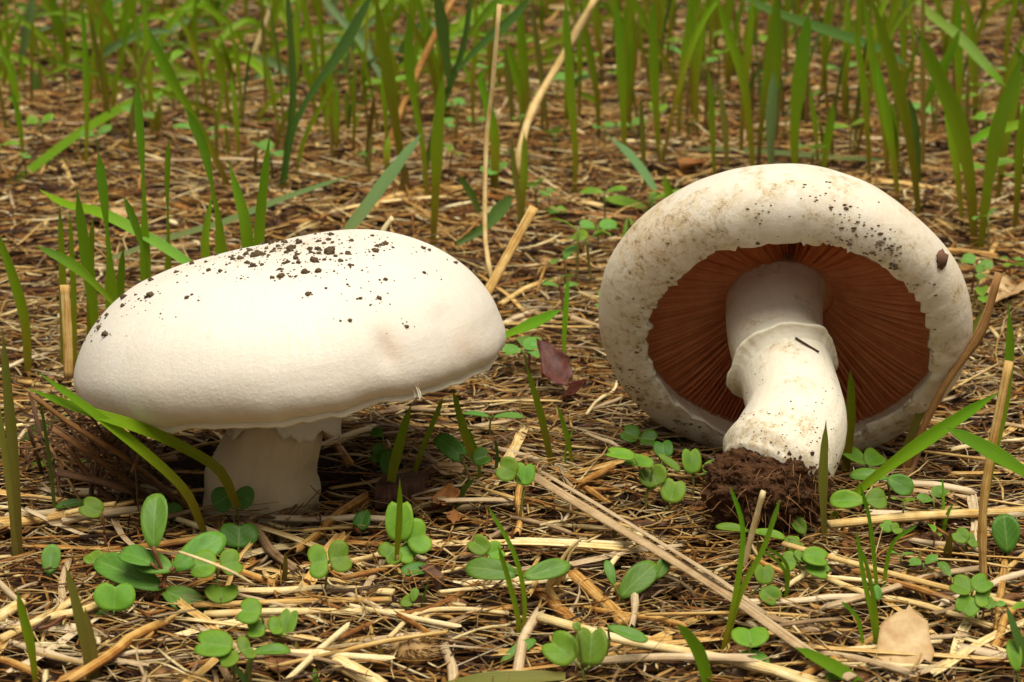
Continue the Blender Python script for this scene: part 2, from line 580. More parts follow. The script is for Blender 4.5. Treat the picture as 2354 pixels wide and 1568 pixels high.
def leaf(mb, base, tip, wpx_m, normal, kind='heart', cup=.16, tone=(0, 1), bend=.12, jag=0.0):
    ax = tip - base
    L = ax.length
    ax.normalize()
    n = (normal - ax * normal.dot(ax)).normalized()
    sd_ = ax.cross(n)
    k = 22
    ol = heart_outline(k) if kind == 'heart' else oval_outline(k)
    if jag:
        ol = [(x * (1 + jag * (random.random() - .5)), .5 + (y - .5) * (1 + jag * (random.random() - .5))) for x, y in ol]
    rings = [1.0, .78, .5, .22]
    rows = []
    cen = None
    def pt(x, y):
        z = cup * (abs(x) * 1.6) ** 1.15 * wpx_m + .02 * wpx_m * math.sin(x * 9 + y * 5 + cup * 40) - bend * L * (y - .45) ** 2 * 1.6
        return base + ax * (y * L) + sd_ * (x * wpx_m) + n * z
    for r in rings:
        row = []
        for (x, y) in ol:
            xx, yy = x * r, .5 + (y - .5) * r
            row.append(mb.add(pt(xx, yy), (xx + .5, yy), tone[0] + (tone[1] - tone[0]) * (1 - r)))
        rows.append(row)
    cen = mb.add(pt(0, .5), (.5, .5), tone[1])
    for a, b in zip(rows, rows[1:]):
        for i in range(k):
            mb.f.append((a[i], a[(i + 1) % k], b[(i + 1) % k], b[i]))
    for i in range(k):
        mb.f.append((rows[-1][i], rows[-1][(i + 1) % k], cen))

def lump(mb, c, r, sub=1, rough=.5, seed=0, squash=(1, 1, 1), tone=.5):
    import bmesh
    bm = bmesh.new()
    bmesh.ops.create_icosphere(bm, subdivisions=sub, radius=1)
    off = Vector((seed * 3.17, seed * 1.31, seed * 7.7))
    base = len(mb.v)
    for v in bm.verts:
        d = v.co.normalized()
        k = 1 + rough * noise.noise(d * 1.6 + off) + rough * .5 * noise.noise(d * 4.1 + off)
        q = d * (r * k)
        mb.add((c[0] + q.x * squash[0], c[1] + q.y * squash[1], c[2] + q.z * squash[2]), (0, 0), tone)
    for f in bm.faces:
        mb.f.append(tuple(base + v.index for v in f.verts))
    bm.free()

# ------------------------------------------------------------------ ground
def axis_coords(lo, hi, step, far):
    a = list(np.arange(lo, hi + 1e-9, step))
    s, x = step, hi
    while x < far:
        s *= 1.35; x += s; a.append(x)
    s, x = step, lo
    while x > -far:
        s *= 1.35; x -= s; a.insert(0, x)
    return np.array(a)
gx = axis_coords(-.42, .42, .0035, 14)
gy = axis_coords(-.22, 1.0, .0035, 14)
X, Y = np.meshgrid(gx, gy)
Z = gh(X, Y)
Z += .0012 * (rng.random(X.shape) - .5) * ((np.abs(X) < .5) & (Y < 1.1))
# hollow round the buried foot of the domed mushroom
Z -= .004 * np.exp(-(((X + .064) / .03) ** 2 + ((Y + .005) / .028) ** 2))
nx, ny = len(gx), len(gy)
ii = np.arange((ny - 1) * nx).reshape(ny - 1, nx)[:, :-1].ravel()
quads = np.stack([ii, ii + 1, ii + 1 + nx, ii + nx], 1)
vv = np.stack([X.ravel(), Y.ravel(), Z.ravel()], 1)
ground = raw_mesh('ground', vv, quads, vv[:, :2], np.full(len(vv), .5), 'soil')
tag(ground, kind='structure', label='dark brown crumbly soil under the straw litter')

# ------------------------------------------------------------------ mushrooms
def profile(pts, n):
    return [(p.x, p.y) for p in spline([Vector((a, b, 0)) for a, b in pts], n)]

def revolve(mb, prof, nt, fn, close_first=True, uvs=(1, 1), extra=None):
    """fn(theta, s, r, z) -> local Vector"""
    rows = []
    n = len(prof)
    for i, (r, z) in enumerate(prof):
        s = i / (n - 1)
        row = []
        for k in range(nt):
            th = 2 * math.pi * k / nt
            row.append(mb.add(fn(th, s, r, z), (abs(k / nt * 2 - 1) * uvs[0], s * uvs[1]), .5))
            if extra is not None:
                for key, g in extra.items():
                    mb.x.setdefault(key, []).append(g(th, s))
        rows.append(row)
    for i in range(n - 1):
        for k in range(nt):
            k2 = (k + 1) % nt
            mb.f.append((rows[i][k], rows[i + 1][k], rows[i + 1][k2], rows[i][k2]))
    return rows

def n1(x, seed):
    return noise.noise(Vector((x, seed * 5.3, seed * 1.7)))
def nth(th, f, seed):
    return noise.noise(Vector((math.cos(th) * f, math.sin(th) * f, seed * 3.3)))

def gills(parent, org, xf, r0, r1, ztop, zbot, count, seed, rootname='gills'):
    """thin radial lamellae between flesh and free edge"""
    mb = MB()
    nr = 9
    for g in range(count):
        th0 = 2 * math.pi * g / count + random.uniform(-.004, .004)
        short = g % 2 == 1
        a0 = r0 + (r1 - r0) * (random.uniform(.25, .6) if short else 0)
        wob = random.uniform(-.012, .012)
        dep = random.uniform(.8, 1.0) * (.85 if short else 1)
        up, lo = [], []
        for i in range(nr):
            t = i / (nr - 1)
            r = a0 + (r1 - a0) * t
            th = th0 + wob * math.sin(t * 3.1) + .010 * nth(th0, 6, seed + t)
            zt = ztop(r)
            zb = zt + (zbot(r) - zt) * dep * min(1, .25 + 3 * t if short else 1)
            up.append(mb.add(xf(Vector((r * math.cos(th), r * math.sin(th), zt))), (g, t)))
            lo.append(mb.add(xf(Vector((r * math.cos(th + .004), r * math.sin(th + .004), zb))), (g, t)))
        for i in range(nr - 1):
            mb.f.append((up[i], up[i + 1], lo[i + 1], lo[i]))
    o = mb.build(rootname, 'gill', parent, org, smooth=False)
    o['kind'] = 'stuff'
    return o

def flesh_disc(parent, org, xf, r0, r1, ztop):
    mb = MB()
    pr = [(r0 + (r1 - r0) * i / 10, ztop(r0 + (r1 - r0) * i / 10) + .0003) for i in range(11)]
    revolve(mb, pr, 96, lambda th, s, r, z: xf(Vector((r * math.cos(th), r * math.sin(th), z))))
    return mb.build('gill_bed', 'gill_flesh', parent, org)

# ---- the domed mushroom
DB = G(618, 1178)                                     # foot
DB = Vector((DB.x, DB.y + .010, -.003))
DC = A(662, 800, -.008)                               # middle of the widest ring of the cap
dome = thing('mushroom', 'upright white mushroom with broad domed cap sprinkled with soil crumbs', 'mushroom', DB)
DROT = Matrix.Rotation(math.radians(-9.0), 3, 'Y') @ Matrix.Rotation(math.radians(-7.5), 3, 'X')
def dx(v):
    return DC + DROT @ v
RD = .0548
dprof = profile([(.0001, .0264), (.010, .0262), (.021, .0250), (.032, .0224), (.042, .0178), (.0496, .0118), (.0541, .0046),
                 (.0551, -.0015), (.0541, -.0055), (.0520, -.0078), (.0496, -.0090), (.0484, -.0095)], 72)
def dshift(z):
    return .0042 * max(0, min(1, (-z + .002) / .0135)) ** 1.4
def dome_fn(th, s, r, z):
    k = r / RD
    rr = r * (1 + .012 * nth(th, 1.3, 1) * k + .004 * nth(th, 5, 2) * k)
    zz = z + .0012 * nth(th, 1.1, 4) * k + .0004 * noise.noise(Vector((math.cos(th) * r * 70, math.sin(th) * r * 70, 5)))
    # the far (image-left) slope falls away in a straighter line
    zz += .0022 * max(0, math.cos(th)) * math.sin(min(1, k) * math.pi) ** 1.5
    zz += .0012 * max(0, -math.cos(th)) * math.sin(min(1, k) ** 2 * math.pi) ** 1.5
    # wavy margin
    if s > .84:
        e = (s - .84) / .16
        zz += e * (.0016 * nth(th, 3.2, 7) + .0006 * nth(th, 11, 8))
        rr += e * (.0008 * nth(th, 7, 9))
    # dent of the scar
    th = th % (2 * math.pi)
    d = math.exp(-(((th - DSC) / .045) ** 2 + ((s - .79) / .055) ** 2))
    rr -= .0011 * d
    zz -= .0004 * d
    d2 = math.exp(-(((th - DSC - .40) / .10) ** 2 + ((s - .76) / .05) ** 2))
    rr -= .0008 * d2
    return dx(Vector((rr * math.cos(th) + dshift(z), rr * math.sin(th), zz)))
DSC = math.radians(302.5)
def dome_stain(th, s):
    v = .45 * math.exp(-(((th - DSC - .03) / .05) ** 2 + ((s - .79) / .07) ** 2))
    v += .35 * math.exp(-(((th - DSC - .42) / .13) ** 2 + ((s - .86) / .05) ** 2))
    v += .10 * max(0, s - .66) / .2 * (1 if s < .97 else .2)
    v += .16 * max(0, nth(th, 2.2, 21) + .1) * math.exp(-((s - .15) / .22) ** 2)
    return v
mb = MB()
drows = revolve(mb, dprof, 300, dome_fn, uvs=(1, 1), extra={'stain_shade': dome_stain, 'dirt': lambda th, s: -1.0 + 1.15 * math.exp(-(s / .34) ** 2) + .5 * nth(th, 3, 91) * math.exp(-((s - .3) / .3) ** 2)})
dome_v, dome_f = [Vector(v) for v in mb.v], list(mb.f)
capo = mb.build('cap', 'cap_dome', dome, DB)
dome_bvh = BVHTree.FromPolygons(dome_v, dome_f)
# thin cottony rim along the margin
mb = MB()
rim = profile([(.0488, -.0088), (.0494, -.0096), (.0496, -.0103), (.0490, -.0107), (.0482, -.0104), (.0476, -.0095), (.0474, -.0080), (.0476, -.0050)], 20)
def rim_fn(th, s, r, z):
    return dome_fn(th, 1.0, r, z) + Vector((0, 0, (.0004 * nth(th, 23, 3) + .0002 * nth(th, 60, 6)) * (1 if s < .7 else 0)))
revolve(mb, rim, 300, rim_fn)
mb.build('cap_margin', 'veil', dome, DB)
dzt = lambda r: .001 - .004 * (r / .046) ** 2
dzb = lambda r: dzt(r) - .0065 * math.sin(min(1, max(0, (r - .009) / .038)) * math.pi) ** .6
dxg = lambda v: dx(v + Vector((.0030, 0, 0)))
flesh_disc(dome, DB, dxg, .008, .0478, dzt)
gills(dome, DB, dxg, .0135, .047, dzt, dzb, 320, 1)
# stipe
def pipe_grid(mb, pts, rads, ns, nr, rough_a, rough_f, seed, extra=None, squash=1.0, side=None):
    p = spline(pts, nr)
    T = tangents(p)
    rows = []
    for i in range(nr):
        t = i / (nr - 1)
        r = keyed(rads, t)
        S = T[i].cross(side or Vector((0, 1, 0))).normalized()
        N = S.cross(T[i]).normalized()
        row = []
        for k in range(ns):
            a = 2 * math.pi * k / ns
            rr = r * (1 + rough_a * noise.noise(Vector((math.cos(a) * rough_f, math.sin(a) * rough_f, t * rough_f * 2.2 + seed)))
                      + rough_a * .35 * noise.noise(Vector((math.cos(a) * rough_f * 4, math.sin(a) * rough_f * 4, t * rough_f * 9 + seed))))
            row.append(mb.add(p[i] + S * (math.cos(a) * rr) + N * (math.sin(a) * rr * squash), (abs(k / ns * 2 - 1), t)))
            if extra:
                for key, g in extra.items():
                    mb.x.setdefault(key, []).append(g(a, t))
        rows.append(row)
    for i in range(nr - 1):
        for k in range(ns):
            mb.f.append((rows[i][k], rows[i][(k + 1) % ns], rows[i + 1][(k + 1) % ns], rows[i + 1][k]))
    mb.f.append(tuple(reversed(rows[0])))
    mb.f.append(tuple(rows[-1]))
    return p
mb = MB()
top = dx(Vector((.0005, -.001, .002)))
SX = lambda px: A(px, 1100, DB.y).x
pipe_grid(mb, [Vector((SX(596), DB.y, DB.z - .004)), Vector((SX(614), DB.y - .0005, .008)), Vector((SX(650), DB.y, .021)), Vector((SX(664), DB.y + .002, .034)), top],
          [(0, .0158), (.2, .0150), (.42, .0124), (.6, .0118), (.8, .0122), (1, .0135)], 72, 60, .10, 1.5, 3.1)
mb.build('stipe', 'stipe_dome', dome, DB)
# hanging veil: skirt that clings to the upper stipe, ragged below
mb = MB()
vt, vb = dx(Vector((.0005, -.001, -.0010))), Vector((A(640, 1100, DB.y).x, DB.y - .0004, .014))
nr = 16
rows = []
for i in range(nr):
    t = i / (nr - 1)
    row = []
    for k in range(140):
        a = 2 * math.pi * k / 140
        side = math.exp(-((((a + math.pi) % (2 * math.pi)) - math.pi + .35) / .35) ** 2)     # flap on the east side
        hang = .72 + .26 * nth(a, 1.6, 31) + .12 * nth(a, 6, 32) + .04 * nth(a, 17, 33) + .10 * side
        c = vt.lerp(vb, t * hang)
        r = .0134 + .0006 * t + .0010 * nth(a, 3, 34) * t + .0030 * side * t + .0005 * noise.noise(Vector((a * 4, t * 5, 2)))
        row.append(mb.add(c + Vector((math.cos(a) * r, math.sin(a) * r, 0)), (abs(k / 70 - 1), t)))
    rows.append(row)
for i in range(nr - 1):
    for k in range(140):
        mb.f.append((rows[i][k], rows[i + 1][k], rows[i + 1][(k + 1) % 140], rows[i][(k + 1) % 140]))
o = mb.build('hanging_veil', 'veil', dome, DB)
sm = o.modifiers.new('thick', 'SOLIDIFY'); sm.thickness = .0006; sm.offset = -1

def on_cap(bvh, px, py):
    d = ray(px, py).normalized()
    h = bvh.ray_cast(CAMLOC, d)
    return (h[0], h[1]) if h[0] is not None else (None, None)

# torn flake of skin below the scar
p, nrm = on_cap(dome_bvh, 955, 888)
mb = MB()
if p:
    t0 = nrm.cross(VF).normalized()
    for k, (dxp, dyp, w) in enumerate([(0, 0, 9), (6, 4, 6), (-6, 8, 4)]):
        a = p + VR * (dxp * mpp(p)) - VU * (dyp * mpp(p)) - nrm * .0003
        blade(mb, [a, a + nrm * .0011 - VU * .0008, a + nrm * .0018 - VU * .0022 - VR * .0006 * k], w * mpp(p) * 1.3, 'strap', nrm + VR * .5, .4, 7)
    mb.build('skin_flake', 'veil', dome, DB)

# ---- the overturned mushroom
OB_ = math.radians(28)
n_ax = Vector((-.115, -math.cos(OB_), -math.sin(OB_))).normalized()     # from cap towards the foot
oz = -n_ax
ox = Vector((1, 0, 0)); ox = (ox - oz * ox.dot(oz)).normalized()
oy = oz.cross(ox)
OROT = Matrix((ox, oy, oz)).transposed()
OC = A(1801, 800, .004)                               # centre of the mouth of the cap
OSH = .0165
def oxf(v):
    return OC + OROT @ (Vector(v) + Vector((0, 0, OSH)))
foot_l = Vector((-.0030, .0016, -.0615))
OBASE = oxf(foot_l); OBASE = Vector((OBASE.x, OBASE.y, 0.0))
over = thing('mushroom', 'overturned white mushroom showing its red-brown gills and thick ringed stipe', 'mushroom', OBASE)
RO = .0495
oprof = profile([(.0001, .0225), (.010, .0221), (.022, .0200), (.033, .0155), (.0415, .0085), (.0470, .0002), (.0494, -.0060),
                 (.0488, -.0110), (.0462, -.0147), (.0428, -.0165), (.0394, -.0170), (.0378, -.0166)], 72)
_br = sorted(random.random() * 2 * math.pi for _ in range(64))
_ab = [(random.uniform(-.0006, .0006), random.uniform(.0004, .0030) * random.random() ** .8) for _ in _br]
def ragged(th):
    th = th % (2 * math.pi)
    j = -1
    for q, b in enumerate(_br):
        if b <= th:
            j = q
    b0 = _br[j] if j >= 0 else _br[-1] - 2 * math.pi
    b1 = _br[(j + 1) % len(_br)] + (2 * math.pi if j == len(_br) - 1 else 0)
    u_ = (th - b0) / max(1e-6, b1 - b0)
    a, b = _ab[j]
    return .0010 * nth(th, 2.5, 41) + .0004 * nth(th, 13, 42) + a + (b - a) * (u_ / .78 if u_ < .78 else (1 - u_) / .22) + .00015 * nth(th, 60, 44)
def osh(s):
    return -.0008 + .0022 * max(0, min(1, (s - .62) / .38)) ** 1.5
def over_fn(th, s, r, z):
    k = r / RO
    rr = r * (1 + .020 * nth(th, 1.2, 11) * k + .006 * nth(th, 4, 12) * k)
    zz = z + .0015 * nth(th, 1.4, 14) * k + .0004 * noise.noise(Vector((math.cos(th) * r * 80, math.sin(th) * r * 80, 9)))
    if s > .80:
        e = max(0, (s - .80) / .20) ** 3
        rr -= e * ragged(th)
        zz += .0006 * e * nth(th, 9, 15)
    q = Vector((rr * math.cos(th) + osh(s), rr * math.sin(th), zz))
    return oxf(q)
def over_stain(th, s):
    th = th if th < math.pi else th - 2 * math.pi
    return .42 * math.exp(-(((th - 1.75) / .28) ** 2 + ((s - .60) / .06) ** 2)) + .25 * max(0, nth(th, 2.5, 51)) * (s > .3)
def over_dirt(th, s):
    th = th if th < math.pi else th - 2 * math.pi
    v = 1.1 * max(0, (s - .74) / .2) * (.45 + nth(th, 3, 61))
    v += .5 * math.exp(-(((th - 3.05) / .35) ** 2 + ((s - .85) / .12) ** 2))
    v += .9 * math.exp(-(((th + 2.5) / .45) ** 2 + ((s - .85) / .15) ** 2))
    v += .6 * math.exp(-(((th - 1.15) / .35) ** 2 + ((s - .62) / .08) ** 2))
    v += .7 * math.exp(-(((th - .85) / .4) ** 2 + ((s - .88) / .1) ** 2))
    return v
mb = MB()
revolve(mb, oprof, 560, over_fn, extra={'stain_shade': over_stain, 'dirt': over_dirt})
over_v, over_f = [Vector(v) for v in mb.v], list(mb.f)
over_bvh = BVHTree.FromPolygons(over_v, over_f)
mb.build('cap', 'cap_over', over, OBASE)
# inner side of the ragged margin
mb = MB()
inn = profile([(.0378, -.0166), (.0375, -.0158), (.0388, -.0130), (.0400, -.0090), (.0405, -.0050)], 12)
def inn_fn(th, s, r, z):
    e = max(0, 1 - s * 1.6)
    rr = r * (1 + .020 * nth(th, 1.2, 11) * .78 + .006 * nth(th, 4, 12) * .78) - e * ragged(th)
    return oxf(Vector((rr * math.cos(th) + .0014, rr * math.sin(th), z + .0015 * nth(th, 1.4, 14) * .78 + e * .0006 * nth(th, 9, 15))))
revolve(mb, inn, 560, inn_fn)
mb.build('cap_margin', 'veil', over, OBASE)
ozt = lambda r: .0055 - .0125 * (r / .040) ** 2.2
ozb = lambda r: ozt(r) - .0060 * math.sin(min(1, max(0, (r - .011) / .031)) * math.pi) ** .55
oxg = lambda v: oxf(Vector(v) + Vector((.0008, 0, 0)))
flesh_disc(over, OBASE, oxg, .008, .0420, ozt)
gills(over, OBASE, oxg, .0118, .0415, ozt, ozb, 330, 2)
# stipe: slightly curved, fatter foot
stp = [oxf(v) for v in ((-.0030, 0, .008), (-.0022, 0, -.012), (.0012, -.0004, -.027), (.0038, 0, -.040), (.0024, .0006, -.050), foot_l)]
def sd_dirt(a, t):
    return 1.5 * max(0, t - .80) / .20 - .12
mb = MB()
pipe_grid(mb, stp, [(0, .0142), (.12, .0128), (.3, .0124), (.42, .0122), (.6, .0124), (.80, .0136), (.93, .0144), (1, .0118)], 90, 80, .04, 1.3, 8.4,
          extra={'dirt': sd_dirt, 'stain_shade': lambda a, t: (.75 * max(0, .42 - t) / .42)}, side=Vector((0, 0, 1)))  # pinkish apex colour, plus cap shade and gill bounce painted on the upper stipe
stipe_v, stipe_f = [Vector(v) for v in mb.v], list(mb.f)
stipe_bvh = BVHTree.FromPolygons(stipe_v, [f for f in stipe_f if len(f) == 4])
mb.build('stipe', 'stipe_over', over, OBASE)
# ring: rolled collar with a drooping torn edge
mb = MB()
sp = spline(stp, 80)
sT = tangents(sp)
rows = []
sec = [(.0122, -.0050), (.0136, -.0032), (.0139, -.0012), (.0147, .0000), (.0153, .0008), (.0154, .0013), (.0148, .0015), (.0140, .0016), (.0126, .0040)]
NR = 150
for (r, h) in sec:
    row = []
    for k in range(NR):
        a = 2 * math.pi * k / NR
        tilt = .0004 * math.cos(a - .3)
        hh = h + tilt + .0006 * nth(a, 2, 71) + .0002 * nth(a, 9, 72) + .0016 * math.exp(-(((a if a < math.pi else a - 2 * math.pi) + .1) / .5) ** 2)
        rr = r - .0006 + (max(0, r - .0133)) * (.6 * nth(a, 1.8, 73) + .16 * nth(a, 6, 74)) + .0001 * nth(a, 30, 75) + (.0007 * max(0, math.cos(a - .2)) if r > .0145 else 0)
        i = 33
        S = sT[i].cross(Vector((0, 0, 1))).normalized(); N = S.cross(sT[i]).normalized()
        row.append(mb.add(sp[i] + sT[i] * hh + S * (rr * math.cos(a)) + N * (rr * math.sin(a)), (abs(k / NR * 2 - 1), h * 100)))
    rows.append(row)
for i in range(len(sec) - 1):
    for k in range(NR):
        mb.f.append((rows[i][k], rows[i][(k + 1) % NR], rows[i + 1][(k + 1) % NR], rows[i + 1][k]))
ringo = mb.build('ring', 'veil', over, OBASE)
# soil clod on the foot
mb = MB()
import bmesh
bm = bmesh.new()
bmesh.ops.create_icosphere(bm, subdivisions=6, radius=1)
cl_c = sp[-1] + Vector((.0002, -.0020, -.0012))
for v in bm.verts:
    d = v.co.normalized()
    k = 1 + .18 * noise.noise(d * 1.7 + Vector((3, 1, 2))) + .20 * noise.noise(d * 4.5) + .10 * noise.noise(d * 11) + .07 * noise.noise(d * 26) + .035 * noise.noise(d * 55)
    q = Vector((d.x * .0146, d.y * .0110, d.z * .0108)) * k
    mb.add(cl_c + q)
for f in bm.faces:
    mb.f.append(tuple(v.index for v in f.verts))
bm.free()
clod_bvh = BVHTree.FromPolygons([Vector(v) for v in mb.v], mb.f)
clod = mb.build('soil_clod', 'clod', over, OBASE)
mb = MB()
for k in range(130):
    d = Vector((random.gauss(0, 1), random.gauss(-.8, .8), random.gauss(-.1, .7))).normalized()
    h = clod_bvh.ray_cast(cl_c + d * .05, -d)
    if h[0] is None:
        continue
    q = h[0]
    e = Vector((random.gauss(0, 1), random.gauss(0, 1), random.gauss(-.4, 1)))
    e = (e - h[1] * e.dot(h[1])).normalized()
    L = random.uniform(.003, .009)
    tube(mb, spline([q - h[1] * .0004, q + h[1] * .0006 + e * L * .4, q + h[1] * random.uniform(0, .0022) + e * L + Vector((0, 0, -.0015))], 7),
         lambda t: .00013 * (1 - .6 * t), 4)
ro = mb.build('root_hairs', 'root', clod, OBASE)
ro['kind'] = 'stuff'
mb = MB()
for k in range(420):
    d = Vector((random.gauss(0, 1), random.gauss(-.6, .9), random.gauss(0, .8))).normalized()
    h = clod_bvh.ray_cast(cl_c + d * .05, -d)
    if h[0] is None:
        continue
    lump(mb, h[0], random.uniform(.0003, .0011), 1, .8, k)
for k in range(420):
    px, py = random.uniform(1640, 1925), 1105 - abs(random.gauss(0, 26)) + .18 * (random.uniform(1640, 1925) - 1640)
    h = stipe_bvh.ray_cast(CAMLOC, ray(px, py).normalized())
    if h[0] is not None:
        lump(mb, h[0], random.uniform(.00015, .0006) * random.choice((.6, 1, 1.4)), 1, .8, k)
gr = mb.build('soil_grains', 'clod', clod, OBASE, smooth=False)
gr['kind'] = 'stuff'

# ------------------------------------------------------------------ soil crumbs and specks on the caps
CR = [(1340,165,38),(1190,120,22),(1150,150,26),(1260,205,30),(1215,260,22),(1280,255,20),(1100,280,22),(1060,285,14),(965,230,22),(940,215,18),
(985,180,30),(905,195,20),(1385,205,16),(1430,225,12),(1240,150,18),(1180,175,14),(1130,165,16),(1330,105,16),(1440,110,14),(1420,170,18),
(1555,160,18),(1600,125,20),(1635,142,10),(1575,130,12),(1780,145,16),(1810,155,12),(1935,215,14),(1785,262,12),(1600,295,14),(1418,318,8),
(1230,365,16),(1480,385,12),(1570,383,15),(1530,415,7),(1430,490,12),(1700,518,12),(650,382,14),(480,370,24),(455,380,14),(345,420,14),
(270,465,14),(230,495,14),(232,525,18),(265,555,24),(165,545,8),(755,252,16),(810,255,14),(675,220,18),(600,260,14),(855,188,10),(650,278,7),
(910,145,8),(1210,82,26),(1340,82,16),(1540,86,12),(1085,115,10),(790,178,12),(740,212,12),(480,298,18),(350,380,22),(405,368,8),(420,388,8),
(525,457,6),(910,290,7),(1040,180,10),(1310,200,14),(1010,225,12),(1355,255,8),(1445,226,9)]
for q in range(34):
    CR.append((random.gauss(1190, 190), abs(random.gauss(0, 75)) + 105, random.uniform(8, 17)))

specks = MB()
for i, (zx, zy, s) in enumerate(CR):
    px, py = 117.6 + zx * .48, 501.8 + zy * .48
    p, nrm = None, None
    for dy in (0, 4, 8, 12, 18):
        p, nrm = on_cap(dome_bvh, px, py + dy)
        if p:
            break
    if not p:
        continue
    r = s * .48 * .5 * mpp(p) * 1.45
    mb = MB()
    lump(mb, p + nrm * r * .35, r, 2, .75, i, (1.05, 1.0, .8))
    for q in range(random.randint(1, 3)):
        off = Vector((random.uniform(-1, 1), random.uniform(-1, 1), 0)) * r * 1.2
        off -= nrm * off.dot(nrm)
        lump(mb, p + off + nrm * r * .15, r * random.uniform(.3, .55), 1, .8, i + q * 97)
    o = mb.build('soil_crumb', 'crumb', None, p)
    big = s >= 20
    tag(o, 'large dark soil crumb lying on top of the domed white cap' if s >= 30 else
        ('medium dark soil crumb resting on the crown of the domed white cap' if big else 'small dark soil crumb resting on the slope of the domed white cap'),
        'soil crumb', 'large soil crumbs on the domed cap' if s >= 30 else ('medium soil crumbs on the domed cap' if big else 'small soil crumbs on the domed cap'))
    for q in range(5):
        p2, n2 = on_cap(dome_bvh, px + random.gauss(0, 26), py + random.gauss(0, 9))
        if p2:
            lump(specks, p2, random.uniform(.00008, .00028) * random.choice((1, 1, 1.6)), 1, .6, q)
o = specks.build('soil_specks', 'crumb', None, None, smooth=False)
tag(o, 'fine dark soil specks scattered over the domed white cap', 'soil specks', kind='stuff')

specks = MB()
CL = [(1440,430,6,60),(1230,390,30,60),(1260,450,14,40),(400,550,26,50),(280,780,18,50),(230,960,45,90),(170,900,40,60),(420,1080,50,60),(680,370,22,40),(950,160,40,60),
      (1060,230,40,60),(740,240,60,50),(1090,330,50,70),(420,520,40,40),(120,860,30,40),(600,1110,40,40),(1190,330,40,50),(1370,520,30,20),(330,610,25,25),
      (800,600,420,120),(250,650,90,50),(850,200,200,60)]
for (zx, zy, sp_, cnt) in CL:
    for q in range(cnt // (2 if zx not in (740, 800, 850, 950, 1060) else 4)):
        px, py = 1333 + (zx + random.gauss(0, sp_)) * .5752, 352.9 + (zy + random.gauss(0, sp_ * .7)) * .5752
        p2, n2 = on_cap(over_bvh, px, py)
        if not p2 or n2.dot(VF) > -.05:
            continue
        hb = stipe_bvh.ray_cast(CAMLOC, ray(px, py).normalized())
        if hb[0] is not None and (hb[0] - CAMLOC).length < (p2 - CAMLOC).length:
            continue
        if (p2 - oxf((0, 0, -.017))).length < .0375:
            continue
        lump(specks, p2, random.uniform(.00010, .00030) * random.choice((.7, 1, 1, 1.8)), 1, .7, q, (1.6, 1, .8))
for q in range(130):
    zx, zy = random.uniform(560, 1040), 860 + 420 * random.random() ** .6
    px, py = 1333 + zx * .5752, 352.9 + zy * .5752
    h = stipe_bvh.ray_cast(CAMLOC, ray(px, py).normalized())
    if h[0] is not None:
        lump(specks, h[0], random.uniform(.00007, .00024), 1, .7, q, (1.4, 1, .8))
o = specks.build('soil_specks', 'crumb', None, None, smooth=False)
tag(o, 'fine dark soil specks stuck to the overturned mushroom cap and stipe', 'soil specks', kind='stuff')

# bark chip on the overturned cap, twig on its ring
p, nrm = on_cap(over_bvh, 2161, 600)
if p:
    mb = MB()
    lump(mb, p + nrm * .0004, .0021, 2, .8, 5, (.75, .6, 1.3))
    tag(mb.build('bark_chip', 'wood', None, p), 'dark bark chip stuck to the outer cap of the overturned mushroom', 'bark chip')
mb = MB()
a, b = A(1830, 780, 0), A(1884, 812, 0)
def on_ring(px, py):
    bv = BVHTree.FromPolygons([Vector(v.co) + OBASE for v in ringo.data.vertices], [tuple(f.vertices) for f in ringo.data.polygons])
    h = bv.ray_cast(CAMLOC, ray(px, py).normalized())
    h2 = stipe_bvh.ray_cast(CAMLOC, ray(px, py).normalized())
    c = [q for q in (h[0], h2[0]) if q is not None]
    return min(c, key=lambda q: (q - CAMLOC).length) if c else A(px, py, -.01)
a, b = on_ring(1828, 779), on_ring(1882, 811)
tube(mb, spline([a + Vector((0, -.0004, .0004)), (a + b) / 2 + Vector((0, -.0008, .0004)), b + Vector((0, -.0003, .0003))], 7), .0003, 6, tone=(.2, .3))
tag(mb.build('twig', 'wood', None, a), 'short dark twig lying across the ring of the overturned mushroom', 'twig')

# ------------------------------------------------------------------ straw litter (uncountable)
def sample_ground(n, d0, d1, side=False):
    d = np.sqrt(rng.random(n) * (d1 * d1 - d0 * d0) + d0 * d0)
    if side:
        return np.where(rng.random(n) < .5, -1, 1) * (.215 * d + .03 + .42 * rng.random(n)), d - .6
    x = (rng.random(n) * 2 - 1) * (.225 * d + .03)
    return x, d - .6

